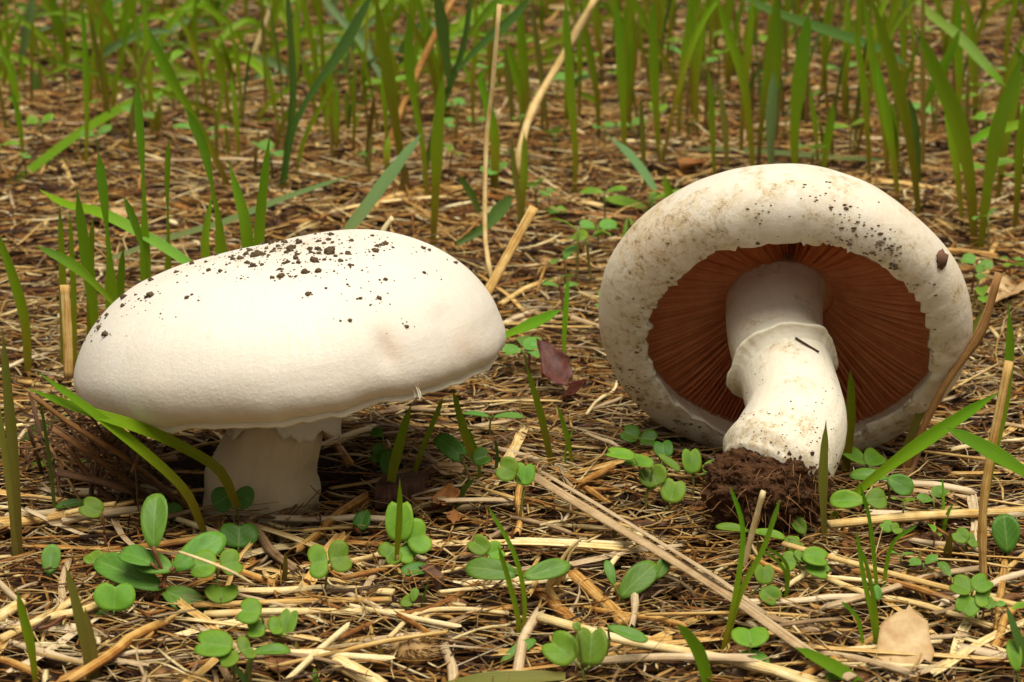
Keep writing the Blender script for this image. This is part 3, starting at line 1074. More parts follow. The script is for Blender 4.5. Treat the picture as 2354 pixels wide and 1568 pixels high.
def litter(n, d0, d1, L, W, flat, zr, tone, nseg=3, bendmax=.5, tilt=.10, side=False):
    x, y = sample_ground(n, d0, d1, side)
    keep = (((x - DB.x) / .0145) ** 2 + ((y - DB.y) / .0145) ** 2 > 1) & ((((x + .074) / .036) ** 2 + ((y - .008) / .032) ** 2 > 1) | (rng.random(n) < .10))
    x, y = x[keep], y[keep]
    n = len(x)
    z = gh(x, y) + zr[0] + (zr[1] - zr[0]) * rng.random(n) ** 1.3
    yaw = rng.normal(0, .75, n) + np.where(rng.random(n) < .3, rng.random(n) * math.pi, 0)
    pit = rng.normal(0, tilt, n)
    ln = L[0] + (L[1] - L[0]) * rng.random(n) ** 1.8
    wd = (W[0] + (W[1] - W[0]) * rng.random(n) ** 1.6) * .5
    bend = rng.normal(0, bendmax, n)
    bendz = rng.normal(0, .12, n)
    roll = rng.normal(0, .5, n)
    tn = np.clip(rng.normal(tone[0], tone[1], n), 0, 1)
    T = np.stack([np.cos(yaw) * np.cos(pit), np.sin(yaw) * np.cos(pit), np.sin(pit)], 1)
    S = np.stack([-np.sin(yaw), np.cos(yaw), np.zeros(n)], 1)
    N = np.cross(T, S)
    S2 = S * np.cos(roll)[:, None] + N * np.sin(roll)[:, None]
    N2 = -S * np.sin(roll)[:, None] + N * np.cos(roll)[:, None]
    C = np.stack([x, y, z], 1)
    K = nseg + 1
    V = np.empty((n, K, 4, 3)); UV = np.empty((n, K, 4, 2)); TN = np.empty((n, K, 4))
    uo = rng.random(n) * 30
    for i in range(K):
        s = i / nseg - .5
        c = C + T * (s * ln)[:, None] + S * (bend * ln * (s * s - .08))[:, None] + N * (bendz * ln * (s * s - .08))[:, None]
        jw = 1 + .35 * (rng.random(n) - .5)
        endw = .65 if i in (0, nseg) else 1.0
        for k, (cs, cn) in enumerate(((1, 0), (0, 1), (-1, 0), (0, -1))):
            V[:, i, k] = c + S2 * (cs * wd * jw * endw)[:, None] + N2 * (cn * wd * flat * jw * endw)[:, None]
            UV[:, i, k, 0] = uo + k * .25
            UV[:, i, k, 1] = uo * .37 + i / nseg * .3
        TN[:, i] = tn[:, None]
    base = (np.arange(n) * K * 4)[:, None]
    q = []
    for i in range(nseg):
        for k in range(4):
            k2 = (k + 1) % 4
            q.append([i * 4 + k, i * 4 + k2, (i + 1) * 4 + k2, (i + 1) * 4 + k])
    q.append([3, 2, 1, 0]); q.append([nseg * 4 + j for j in range(4)])
    Q = (base[:, :, None] + np.array(q)[None]).reshape(-1, 4)
    return V.reshape(-1, 3), Q, UV.reshape(-1, 2), TN.reshape(-1)

def join(parts):
    V, Q, U, T = [], [], [], []
    o = 0
    for v, q, u, t in parts:
        V.append(v); Q.append(q + o); U.append(u); T.append(t); o += len(v)
    return np.concatenate(V), np.concatenate(Q), np.concatenate(U), np.concatenate(T)

parts = [
    litter(8600, .42, .78, (.005, .030), (.0003, .0009), .6, (-.001, .0045), (.50, .27), 4, .35),
    litter(3600, .42, .78, (.005, .022), (.0007, .0019), .18, (-.001, .0038), (.46, .28), 3, .25),
    litter(3600, .42, .80, (.0025, .008), (.0005, .0018), .25, (0, .0050), (.54, .27), 2, .3, .25),
    litter(3000, .80, 1.20, (.004, .012), (.0008, .0026), .25, (0, .0060), (.54, .27), 2, .3, .25),
    litter(2600, .42, .78, (.010, .040), (.0002, .0005), .8, (0, .0055), (.62, .2), 5, .7),
    litter(8500, .78, 1.15, (.008, .042), (.0005, .0014), .6, (-.001, .006), (.49, .28), 3, .4, .14),
    litter(3000, .78, 1.15, (.006, .024), (.0011, .0026), .22, (-.001, .005), (.40, .26), 3, .25, .16),
    litter(11000, 1.15, 2.1, (.012, .060), (.0008, .0022), .5, (-.001, .008), (.48, .28), 2, .3, .16),
    litter(3500, 1.15, 2.1, (.010, .030), (.0018, .0045), .22, (-.001, .005), (.38, .26), 2, .2, .16),
]
parts += [litter(13000, .30, 1.1, (.008, .040), (.0004, .0014), .5, (-.001, .005), (.50, .27), 3, .35, .12, True),
          litter(7000, .30, 1.1, (.006, .024), (.0009, .0024), .2, (-.001, .004), (.44, .28), 2, .25, .14, True),
          litter(9000, 1.1, 2.3, (.012, .055), (.0009, .0028), .4, (-.001, .007), (.46, .28), 2, .3, .16, True)]
gparts = [litter(3200, .42, .80, (.006, .028), (.0004, .0014), .4, (-.001, .0048), (.55, .25), 4, .35),
          litter(3200, .80, 1.5, (.008, .034), (.0006, .0018), .4, (-.001, .0060), (.42, .25), 3, .35, .14)]
v, q, u, t = join(gparts)
tag(raw_mesh('grey_straw_litter', v, q, u, t, 'straw_grey'), 'weathered grey straw fragments matted into the litter', 'straw litter', kind='stuff')
v, q, u, t = join(parts)
lit = raw_mesh('straw_litter', v, q, u, t, 'straw')
tag(lit, 'matted litter of fine broken straw covering the soil', 'straw litter', kind='stuff')
parts = [litter(1500, .42, .80, (.004, .012), (.002, .005), .10, (-.001, .0025), (.40, .25), 2, .3, .22),
         litter(1800, .80, 1.6, (.006, .016), (.003, .007), .10, (-.001, .003), (.40, .25), 2, .3, .22)]
v, q, u, t = join(parts)
fl = raw_mesh('leaf_litter', v, q, u, t, 'straw_brown')
tag(fl, 'small brown crumbled leaf flakes mixed into the straw', 'leaf litter', kind='stuff')

# soil grains showing between the straw
mb = MB()
for k in range(2600):
    xs, ys = sample_ground(1, .43, .85)
    x, y = float(xs[0]), float(ys[0])
    lump(mb, (x, y, float(gh(x, y)) + random.uniform(-.0003, .0012)), random.uniform(.0004, .0016), 1, .7, k, tone=.5)
o = mb.build('soil_grains', 'soil', None, None, smooth=False)
tag(o, 'loose dark soil grains between the straw', 'soil grains', kind='stuff')

# ------------------------------------------------------------------ countable straws
def straw_mesh(L, r, kind, tone):
    """round stalk, flat shred or split half-stalk, ends torn"""
    mb = MB()
    pts = spline([Vector((-L / 2, 0, 0)), Vector((-L * .1, random.uniform(-.028, .028) * L, random.uniform(-.01, .02) * L)),
                  Vector((L * .2, random.uniform(-.028, .028) * L, random.uniform(-.01, .02) * L)), Vector((L / 2, random.uniform(-.04, .04) * L, 0))], 7)
    T = tangents(pts)
    node = random.uniform(.3, .7) if kind == 'stalk' else 9
    ns = 7
    rows = []
    span = 2 * math.pi if kind == 'stalk' else (math.pi * 1.05 if kind == 'split' else math.pi * .35)
    jit = [random.uniform(-1, 1) for _ in range(ns)]
    tj = [random.uniform(-.10, .10) for _ in range(ns)]
    for i, p in enumerate(pts):
        t = i / 6
        S = T[i].cross(Vector((0, 0, 1))).normalized(); N = S.cross(T[i])
        rr = r * (1.25 if abs(t - node) < .1 else 1) * random.uniform(.9, 1.1)
        row = []
        for k in range(ns):
            a = k / ns * span if kind == 'stalk' else (k / (ns - 1) - .5) * span + math.pi / 2
            if kind == 'shred':
                off = S * ((k / (ns - 1) * 2 - 1) * rr) + N * (rr * .22 * math.cos(k * 2.1))
            else:
                off = S * (math.cos(a) * rr) + N * (math.sin(a) * rr)
            e = T[i] * (jit[k] * r * (2.2 if i in (0, 6) else 0))
            row.append(mb.add(p + off + e, (k / ns * (1 if kind == 'stalk' else .5), t * .5), tone + tj[k]))
        rows.append(row)
    for i in range(6):
        for k in range(ns if kind == 'stalk' else ns - 1):
            mb.f.append((rows[i][k], rows[i][(k + 1) % ns], rows[i + 1][(k + 1) % ns], rows[i + 1][k]))
    o = mb.build('straw_piece', random.choice(['straw', 'straw', 'straw_grey']))
    if kind != 'stalk':
        sm = o.modifiers.new('thick', 'SOLIDIFY'); sm.thickness = .0002
    return o
protos = []
for k in range(30):
    kind = ('stalk', 'shred', 'split')[k % 3]
    L = random.uniform(.014, .05)
    r = random.uniform(.0004, .0009) if kind == 'stalk' else (random.uniform(.0005, .0011) if kind == 'split' else random.uniform(.0007, .0014))
    tn = (.88, .66, .42, .74)[k % 4] + random.uniform(-.06, .06)
    protos.append((straw_mesh(L, r, kind, tn), kind, L, tn))
KW = {'stalk': 'round straw stalk', 'shred': 'flat straw shred', 'split': 'split hollow straw'}
cnt = 0
used = set()
while cnt < 255:
    if cnt < 165:
        px, py = random.uniform(-40, 2394), 1568 - 560 * random.random() ** 1.2
    else:
        px, py = random.uniform(0, 2354), random.uniform(300, 1050)
    p = G(px, py)
    if ((p.x - DB.x) / .026) ** 2 + ((p.y - DB.y) / .026) ** 2 < 1 or (abs(p.x - OBASE.x) < .028 and -.065 < p.y < .07):
        continue
    k = random.randrange(len(protos))
    po, kind, L, tn = protos[k]
    o = po if k not in used else po.copy()
    if k in used:
        COL.objects.link(o)
    used.add(k)
    o.location = (p.x, p.y, float(gh(p.x, p.y)) + random.uniform(.0025, .0048))
    s = random.uniform(.75, 1.15)
    o.scale = (s, s * random.uniform(.8, 1.2), s)
    o.rotation_euler = (random.uniform(-.4, .4), random.gauss(0, .06), random.gauss(0, .75) + (math.pi / 2 if random.random() < .15 else 0))
    zone = ('before the domed mushroom' if p.x < -.02 else ('before the overturned mushroom' if p.x > .03 else 'before the gap between the mushrooms')) if p.y < -.02 else \
           ('behind the domed mushroom' if p.x < -.01 else ('behind the overturned mushroom' if p.x > .045 else 'in the gap between the mushrooms'))
    lab = ('long ' if L * s > .036 else ('short ' if L * s < .022 else '')) + ('pale ' if tn > .78 else ('brown ' if tn < .55 else 'tan ')) + KW[kind] + ' lying in the litter ' + zone
    tag(o, lab, 'straw', lab.replace('lying in the litter ', 'pieces '))
    cnt += 1
for k, q in enumerate(protos):
    if k not in used:
        bpy.data.objects.remove(q[0])

def stalk(label, pts, wpx, tone=.65, zs=None, Ys=None, mat='straw', flat=.8, nodes=(), n=14, name='straw_stalk', cat='straw'):
    """a particular straw: measured points on the ground (or at depth Ys)"""
    P = []
    for i, (px, py) in enumerate(pts):
        if Ys is not None:
            P.append(A(px, py, Ys[i]))
        else:
            dz = (zs[i] if zs else .004)
            P.append(G(px, py, dz))
    r = wpx * .5 * mpp(P[0])
    mb = MB()
    tube(mb, spline(P, n), lambda t: r * (1 + (.3 if any(abs(t - q) < .05 for q in nodes) else 0)) * random.uniform(.94, 1.06), 10, flat, (tone, tone), Vector((0, -.3, 1)), vlen=.9)
    o = mb.build(name, mat, None, P[0])
    return tag(o, label, cat)

stalk('long flat grey straw stalk slanting across the foreground litter', [(1222, 1092), (1400, 1200), (1640, 1345), (1860, 1500), (1960, 1560)], 27, .62, [.009, .008, .008, .007, .006], flat=.3, mat='straw_grey')
stalk('narrow grey strip split off along the long flat grey stalk', [(1245, 1085), (1420, 1188), (1650, 1330), (1760, 1412)], 11, .75, [.009, .009, .0095, .006], flat=.4, mat='straw_grey')
stalk('thick tan straw stub beside the spray of pale grass rootlets', [(1315, 1318), (1375, 1370), (1440, 1432)], 32, .52, nodes=(.95,), flat=.6)
stalk('short thick tan straw half buried beside the longer tan stub', [(1228, 1352), (1275, 1390), (1345, 1450)], 30, .42, flat=.6)
stalk('long pale straw lying under the heart-leaved pair, bent at its joint', [(1238, 1418), (1420, 1468), (1600, 1502), (1760, 1536), (1880, 1580)], 24, .86, [.006] * 5, nodes=(.78,))
stalk('straight pale straw lying in the striped bundle in front of the domed mushroom', [(478, 1362), (640, 1358), (760, 1352), (905, 1362)], 20, .85)
stalk('second straw of the striped bundle in front of the domed mushroom, darker', [(440, 1392), (640, 1384), (900, 1378)], 16, .62)
stalk('lowest pale straw of the striped bundle in front of the domed mushroom', [(470, 1412), (650, 1405), (930, 1408)], 18, .82)
stalk('fat pale straw stub beside the spiny burr', [(770, 1520), (820, 1545), (880, 1580)], 40, .82)
stalk('jointed pale straw lying beside the soil clod of the overturned mushroom', [(1905, 1206), (2010, 1196), (2115, 1186), (2354, 1174), (2420, 1170)], 24, .74, [.006] * 5, nodes=(.4,))
stalk('upright pale straw splinter standing before the soil clod', [(1705, 1320), (1730, 1220), (1755, 1130)], 15, .9, Ys=[-.061, -.063, -.065])
stalk('tall straw stem standing at the edge of the grass with a joint', [(2262, 1350), (2258, 1200), (2275, 1060), (2320, 830)], 20, .62, Ys=[-.069, -.069, -.068, -.065], nodes=(.25,))
stalk('chunky grey straw fragment under the round-leaved red-stemmed sprout', [(-20, 1205), (90, 1190), (190, 1172)], 42, .66, flat=.5)
stalk('thin tip of straw jutting from the chunky grey fragment', [(150, 1180), (220, 1165), (265, 1158)], 14, .75, [.008, .009, .010])
stalk('slender pale straw leaning over the oval-leaved seedling', [(410, 1268), (480, 1292), (540, 1318), (585, 1345)], 8, .9, [.016, .016, .014, .01])
stalk('broken tan straw leaning up behind the domed cap', [(1110, 690), (1165, 590), (1228, 476)], 26, .66, Ys=[.09, .095, .10], flat=.5)
stalk('white torn straw chip poking up behind the domed cap crown', [(866, 560), (884, 525), (903, 500)], 18, 1.0, Ys=[.09, .09, .09], flat=.5)
stalk('thin pale straw standing upright between the two mushrooms', [(1130, 640), (1115, 540), (1118, 330), (1132, 200), (1148, 10)], 11, .8, Ys=[.16, .17, .18, .18, .18])
stalk('thick pale straw stem leaning high among the grass between the mushrooms', [(1185, 420), (1195, 350), (1225, 250), (1300, 120), (1372, -10)], 19, .78, Ys=[.36, .36, .37, .38, .38], nodes=(.4, .8))
stalk('brown dry straw stem leaning behind the domed cap among tall blades', [(890, 380), (905, 300), (960, 165), (1045, -10)], 17, .45, Ys=[.42, .42, .43, .44])
stalk('pale straw stem leaning among the far grass', [(560, 210), (575, 150), (600, 80), (636, -10)], 15, .9, Ys=[.62, .62, .62, .62])
stalk('curved pale straw arching over the litter behind the domed cap', [(840, 490), (900, 455), (980, 438), (1085, 432)], 20, .58)
stalk('long brown straw lying between the two mushrooms', [(1100, 445), (1200, 470), (1330, 490), (1480, 505)], 17, .3)
stalk('pale straw crossing the litter beside the dark red leaf', [(1150, 700), (1215, 660), (1290, 640)], 14, .72)
stalk('golden brown jointed stem leaning beside the overturned cap', [(2080, 1095), (2110, 1010), (2175, 880), (2252, 768), (2296, 628)], 19, .72, Ys=[.007, .004, .001, -.001, -.002], mat='straw_brown', nodes=(.73,), name='dry_stem', cat='stem')
stalk('split golden brown stem end under the leaning jointed stem', [(2075, 1110), (2105, 1030), (2125, 985)], 34, .45, Ys=[.004, .008, .010], mat='straw_brown', name='dry_stem', cat='stem', flat=.3)
stalk('dark dry stem lying beside the stem with small red sprout', [(1420, 1210), (1530, 1205)], 20, .15, mat='straw_brown', name='dry_stem', cat='stem')
stalk('pale straw pinned under the papery tan leaf', [(1900, 1330), (2010, 1370), (2100, 1385), (2280, 1440)], 16, .8)
stalk('long thin straw stretching past the papery tan leaf', [(1800, 1250), (1980, 1300), (2150, 1345), (2354, 1395)], 15, .72, [.007] * 4)
stalk('long bowed straw in the right-hand front corner litter', [(1560, 1510), (1700, 1520), (1800, 1545), (1900, 1575)], 26, .78)
stalk('dark curved twig reaching under the striped straw bundle', [(770, 1470), (890, 1420), (1010, 1390), (1165, 1300)], 15, .3)
stalk('bowed pale straw over the dark curved twig', [(895, 1465), (960, 1410), (1060, 1400), (1170, 1410)], 13, .86)
stalk('stout straw slanting below the bluish notched leaf', [(0, 1470), (90, 1425), (180, 1375)], 22, .8)
stalk('stout pale straw in the front corner litter', [(-20, 1430), (50, 1385)], 30, .85)
stalk('pale bent straw beneath the olive grass pair', [(100, 1420), (180, 1405), (240, 1385)], 22, .82)
stalk('broken straw pointing at the soil heap', [(2290, 1470), (2300, 1370), (2310, 1290)], 18, .55, zs=[.003, .004, .004])
for k, (lab, pts, w, tn) in enumerate([
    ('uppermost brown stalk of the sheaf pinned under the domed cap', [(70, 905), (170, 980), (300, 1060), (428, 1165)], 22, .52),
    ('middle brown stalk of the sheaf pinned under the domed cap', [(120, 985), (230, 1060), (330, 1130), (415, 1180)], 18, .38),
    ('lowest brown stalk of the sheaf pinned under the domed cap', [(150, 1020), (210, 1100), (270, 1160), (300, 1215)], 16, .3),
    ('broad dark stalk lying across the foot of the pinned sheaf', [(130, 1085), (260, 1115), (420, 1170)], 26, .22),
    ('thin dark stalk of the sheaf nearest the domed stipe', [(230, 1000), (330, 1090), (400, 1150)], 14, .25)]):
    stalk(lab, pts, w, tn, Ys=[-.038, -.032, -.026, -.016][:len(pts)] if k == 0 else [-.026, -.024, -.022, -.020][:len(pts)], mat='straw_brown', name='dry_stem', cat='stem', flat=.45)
mb = MB()
for k in range(150):
    c_ = A(random.uniform(70, 330), random.uniform(930, 1150), random.uniform(-.022, .03))
    c_.z = min(.016, max(.002, c_.z))
    d_ = Vector((random.gauss(0, 1), random.gauss(0, .8), random.gauss(0, .35))).normalized() * random.uniform(.004, .013)
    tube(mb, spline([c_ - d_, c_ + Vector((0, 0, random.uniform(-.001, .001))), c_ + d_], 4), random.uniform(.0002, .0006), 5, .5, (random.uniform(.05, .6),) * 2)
for k in range(36):
    t_ = random.random()
    Y0 = random.uniform(-.030, .02)
    a_ = A(random.uniform(60, 330), random.uniform(900, 1100), Y0)
    e_ = G(random.uniform(130, 500), random.uniform(1070, 1225))
    m_ = (a_ + e_) / 2 + Vector((random.uniform(-.003, .003), 0, random.uniform(-.002, .004)))
    tube(mb, spline([a_, m_, e_], 6), random.uniform(.00018, .0006), 5, .5, (random.uniform(.2, .75),) * 2)
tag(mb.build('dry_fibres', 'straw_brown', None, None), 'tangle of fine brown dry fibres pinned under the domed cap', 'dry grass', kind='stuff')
stalk('ragged upright straw sheath standing against the domed cap edge', [(158, 870), (155, 770), (148, 655)], 22, .66, Ys=[-.005, -.004, -.003], flat=.3)

# ------------------------------------------------------------------ dead leaves, chips, pebbles, burr
def dead_leaf(label, quad, mat, curl=.25, zlift=.003, name='dead_leaf', nu=12, nv=9, jag=.16, ys=None):
    """four measured corners (going round), on the litter, with a curled sheet between them"""
    C = [A(x, y, ys[i]) if ys else G(x, y, zlift) for i, (x, y) in enumerate(quad)]
    size = (C[2] - C[0]).length
    mb = MB()
    seed = random.random() * 50
    idx = {}
    for i in range(nu):
        for j in range(nv):
            u_, v_ = i / (nu - 1), j / (nv - 1)
            tape = (math.sin(math.pi * (.12 + .76 * u_)) ** .6) if mat == 'leaf_tan' else .06 + .94 * max(0, 1 - abs(2 * u_ - 1)) ** .75
            v2 = .5 + (v_ - .5) * tape
            if j in (0, nv - 1):
                v2 += jag * noise.noise(Vector((u_ * 7, j, seed)))
            p = (C[0] * (1 - u_) + C[1] * u_) * (1 - v2) + (C[3] * (1 - u_) + C[2] * u_) * v2
            h = curl * size * (abs(v_ - .5) * .9 + .4 * noise.noise(Vector((u_ * 2.5, v_ * 2.5, seed))) * .6)
            idx[i, j] = mb.add(p + Vector((0, 0, h)), (u_, v_), .5)
    for i in range(nu - 1):
        for j in range(nv - 1):
            mb.f.append((idx[i, j], idx[i + 1, j], idx[i + 1, j + 1], idx[i, j + 1]))
    c = sum(C, Vector()) / 4
    o = mb.build(name, mat, None, Vector((c.x, c.y, 0)))
    s = o.modifiers.new('thick', 'SOLIDIFY'); s.thickness = .0003
    return tag(o, label, 'leaf')
dead_leaf('dark red curled dead leaf propped between the two mushrooms', [(1212, 800), (1268, 775), (1345, 880), (1280, 935)], 'leaf_red', .16, ys=[.082, .082, .070, .064])
dead_leaf('small dark tip of a curled red leaf beside the dark red leaf', [(1290, 900), (1345, 870), (1350, 890), (1300, 940)], 'leaf_red', .3, ys=[.07, .068, .066, .066])
dead_leaf('orange brown dead leaf lying at the foot of the tall grass', [(1528, 392), (1590, 378), (1645, 382), (1600, 406)], 'leaf_orange', .3, .004)
dead_leaf('papery tan torn leaf standing among the foreground straw', [(2000, 1560), (2155, 1550), (2125, 1412), (2030, 1420)], 'leaf_tan', .15, ys=[-.1225, -.1225, -.108, -.108], jag=.18)
dead_leaf('rust red curled leaf between the soil clod and thin green sprout', [(1925, 1290), (1965, 1295), (1975, 1245), (1935, 1235)], 'leaf_orange', .3, ys=[-.054, -.054, -.050, -.050])
dead_leaf('tan leaf fragment lying behind the overturned cap edge', [(2250, 690), (2300, 650), (2380, 660), (2330, 710)], 'leaf_tan', .2, .003)
dead_leaf('orange leaf scrap leaning on the straw beneath the bilobed sprout', [(990, 1185), (1050, 1175), (1060, 1130), (1000, 1140)], 'leaf_orange', .3, .004)
dead_leaf('small rusty leaf scrap behind the narrow twin-bladed sprout', [(1405 - 380, 1205), (1440 - 380, 1210), (1440 - 380, 1180), (1410 - 380, 1178)], 'leaf_orange', .3, .004)
dead_leaf('pale tan leaf flake lying beside the sheaf under the domed cap', [(165, 1120), (240, 1110), (275, 1085), (190, 1070)], 'leaf_tan', .2, .003)
dead_leaf('crumpled tan flake beside the brown bark block', [(985, 1085), (1040, 1105), (1075, 1080), (1010, 1070)], 'leaf_tan', .3, .004)
dead_leaf('tan dry leaf lying in the far litter behind the sprouts', [(200, 505), (280, 515), (300, 490), (230, 480)], 'leaf_tan', .2, .003)
dead_leaf('dark reddish dead leaf under the far grass behind the overturned cap', [(2200, 440), (2250, 450), (2280, 430), (2220, 420)], 'leaf_brown', .3, .003)
dead_leaf('brown dead leaf lying in the front corner by the papery leaf', [(2200, 1540), (2300, 1550), (2330, 1500), (2230, 1495)], 'leaf_brown', .25, .003)
dead_leaf('dark brown leaf scrap beneath the small curled sprout', [(1000, 1405), (1070, 1412), (1080, 1380), (1010, 1378)], 'leaf_brown', .25, .003)
dead_leaf('rust brown leaf in the front litter under the notched pair', [(600, 1560), (680, 1565), (690, 1500), (620, 1495)], 'leaf_brown', .25, .003)

def rootlets():
    p = G(1275, 1420)
    root = thing('rootlet_tuft', 'pale dry rootlet tuft with two prongs beside the thick tan stub', 'roots', p)
    Y0 = p.y
    P = lambda x, y, d=0: A(x, y, Y0 + d)
    mb = MB()
    tube(mb, spline([P(1282, 1432), P(1278, 1385), P(1262, 1352), P(1275, 1318)], 10), lambda t: .0011 * (1.1 - .4 * t), 8, .8, (.7, .8))
    mb.build('crown', 'straw', root, p)
    for pts in ([(1275, 1325), (1290, 1290), (1310, 1262), (1335, 1240), (1350, 1238)], [(1280, 1345), (1298, 1310), (1312, 1270), (1330, 1250)], [(1265, 1350), (1285, 1322), (1300, 1310), (1296, 1340)]):
        mb = MB()
        tube(mb, spline([P(*q) for q in pts], 10), lambda t: .0006 * (1.1 - .7 * t), 6, .9, (.7, .85))
        mb.build('rootlet', 'straw', root, p)
rootlets()
for lab, pts, w in [('short dark red curved stem lying in the front corner straw', [(70, 1445), (110, 1440), (150, 1415)], 11), ('dark red seed pod half buried by the two-tiered notched sprout', [(2300, 1390), (2325, 1372), (2350, 1372)], 26),
                    ('thin dark red stem lying between the clusters before the overturned cap', [(1430, 1212), (1480, 1204), (1525, 1206)], 20)]:
    P_ = [G(x, y, .004) for x, y in pts]
    mb = MB()
    tube(mb, spline(P_, 9), lambda t: w * .5 * mpp(P_[0]) * (.35 + .65 * math.sin(math.pi * (.1 + .8 * t))), 8, .85, (.3, .6))
    tag(mb.build('red_stem', 'stem_red', None, P_[0]), lab, 'stem')
def chip(label, quad, mat, h=.004, name='bark_chip', cat='bark chip'):
    C = [G(x, y, .001) for x, y in quad]
    mb = MB()
    rows = []
    for lv in (0, .5, 1):
        row = []
        for i in range(4):
            a, b = C[i], C[(i + 1) % 4]
            for q in range(5):
                p = a.lerp(b, q / 5)
                c = sum(C, Vector()) / 4
                p = p.lerp(c, .06 * lv + .05 * random.random())
                row.append(mb.add(p + Vector((0, 0, lv * h + random.uniform(-.0003, .0003))), (q / 5 + i, lv * .2), .45 + random.uniform(-.15, .15)))
        rows.append(row)
    n = len(rows[0])
    for a, b in zip(rows, rows[1:]):
        for i in range(n):
            mb.f.append((a[i], a[(i + 1) % n], b[(i + 1) % n], b[i]))
    mb.f.append(tuple(rows[-1]))
    return tag(mb.build(name, mat, None, C[0], smooth=False), label, cat)
chip('reddish brown wooden block lying in the litter behind the bilobed sprout', [(858, 1170), (968, 1165), (990, 1130), (880, 1140)], 'wood', .0062)
chip('grey knobbly wood fragment beside the dark leaf', [(960, 1330), (1010, 1365), (1025, 1350), (985, 1315)], 'wood', .003)
chip('dark brown bark piece in the far litter behind the domed cap', [(935, 560 - 120), (985, 455), (1000, 440), (950, 425)], 'wood', .004)
for k, (px, py, r, lab) in enumerate([(1185, 1003, 20, 'dark round pebble on bare soil between the mushrooms'), (805, 1340, 22, 'pale pebble under the round-lobed sprout before the stipe'),
                                      (1365, 790, 22, 'dark clod-like pebble touching the overturned cap'), (1690, 1560, 26, 'grey pebble in the front litter')]):
    p = G(px, py)
    mb = MB()
    lump(mb, p + Vector((0, 0, r * mpp(p) * .4)), r * mpp(p), 3, .35, k + 3, (1.1, 1, .7))
    tag(mb.build('pebble', 'stone' if k in (1, 3) else 'wood', None, p), lab, 'pebble')
p = G(945, 1525)
mb = MB()
lump(mb, p + Vector((0, 0, .003)), .0036, 2, .3, 4, (1.4, .9, .9))
burr = thing('seed_burr', 'spiny straw-coloured seed burr lying in the front litter', 'burr', p)
mb.build('burr_body', 'burr', burr, p)
mb = MB()
for k in range(90):
    d = Vector((random.gauss(.3, 1), random.gauss(-.4, 1), abs(random.gauss(.2, .8)))).normalized()
    b = p + Vector((d.x * .0046, d.y * .003, .003 + d.z * .003))
    e = b + (d + Vector((.5, 0, 0))).normalized() * random.uniform(.0012, .0026)
    tube(mb, [b, e], lambda t: .00022 * (1.1 - t), 4)
o = mb.build('spines', 'burr', burr, p); o['kind'] = 'stuff'
# bare soil heap at the right
p = G(2130, 1265)
mb = MB()
lump(mb, p + Vector((.003, .002, -.001)), .0085, 4, .35, 9, (1.5, .9, .42))
for k in range(120):
    a_, r_ = random.random() * 6.283, random.random() ** .5
    lump(mb, p + Vector((.003 + math.cos(a_) * r_ * .013, .002 + math.sin(a_) * r_ * .008, .0018 * (1.6 - r_))), random.uniform(.0004, .0014), 1, .8, k)
tag(mb.build('soil_heap', 'clod', None, p, smooth=False), 'small heap of bare crumbly brown soil amid the straw', 'soil heap')

# ------------------------------------------------------------------ grass
def facing_for(k):
    a = random.uniform(-.55, .55)
    return Vector((math.sin(a), -math.cos(a), .15))

def grass(label, blades, base=None, group=None, cat='grass', name='grass_seedling', sheath=None):
    """blades: list of dicts(pts measured from base to tip, w, prof, mat, Y or depth list, tone)"""
    first = blades[0]
    if base is None:
        b = G(*first['pts'][0]) if 'Y' not in first else A(*first['pts'][0], first['Y'])
    else:
        b = G(*base)
    root = thing(name, label, cat, b, group)
    for bl in blades:
        pts = bl['pts']
        Y0 = bl.get('Y', b.y)
        dY = bl.get('dY', random.uniform(-.006, .006))
        n = len(pts)
        P = [A(x, y, Y0 + dY * (i / (n - 1)) ** 1.3) for i, (x, y) in enumerate(pts)]
        if 'Y' not in bl or bl.get('ground'):
            P[0] = P[0] + Vector((0, 0, -.002))
        w = bl['w'] * mpp(P[n // 2]) * .98
        mb = MB()
        f = bl.get('face') or facing_for(0)
        blade(mb, P, w, bl.get('prof', 'lance'), f, bl.get('fold', .25), 18, bl.get('tone', (0, 1)), bl.get('twist', random.uniform(-.3, .3)))
        mb.build('blade', bl.get('mat', 'blade'), root, b)
    if sheath:
        pts, w = sheath
        P = [A(x, y, b.y - .0004) for x, y in pts]
        P[0] = P[0] + Vector((0, 0, -.003))
        r = w * .5 * mpp(P[0])
        mb = MB()
        tube(mb, spline(P, 8), lambda t: r * (1 - .35 * t), 8, .7, (0, .9))
        mb.build('sheath', 'sheath', root, b)
    return root

def B(pts, w, prof='lance', mat='blade', **k):
    d = dict(pts=pts, w=w, prof=prof, mat=mat); d.update(k); return d

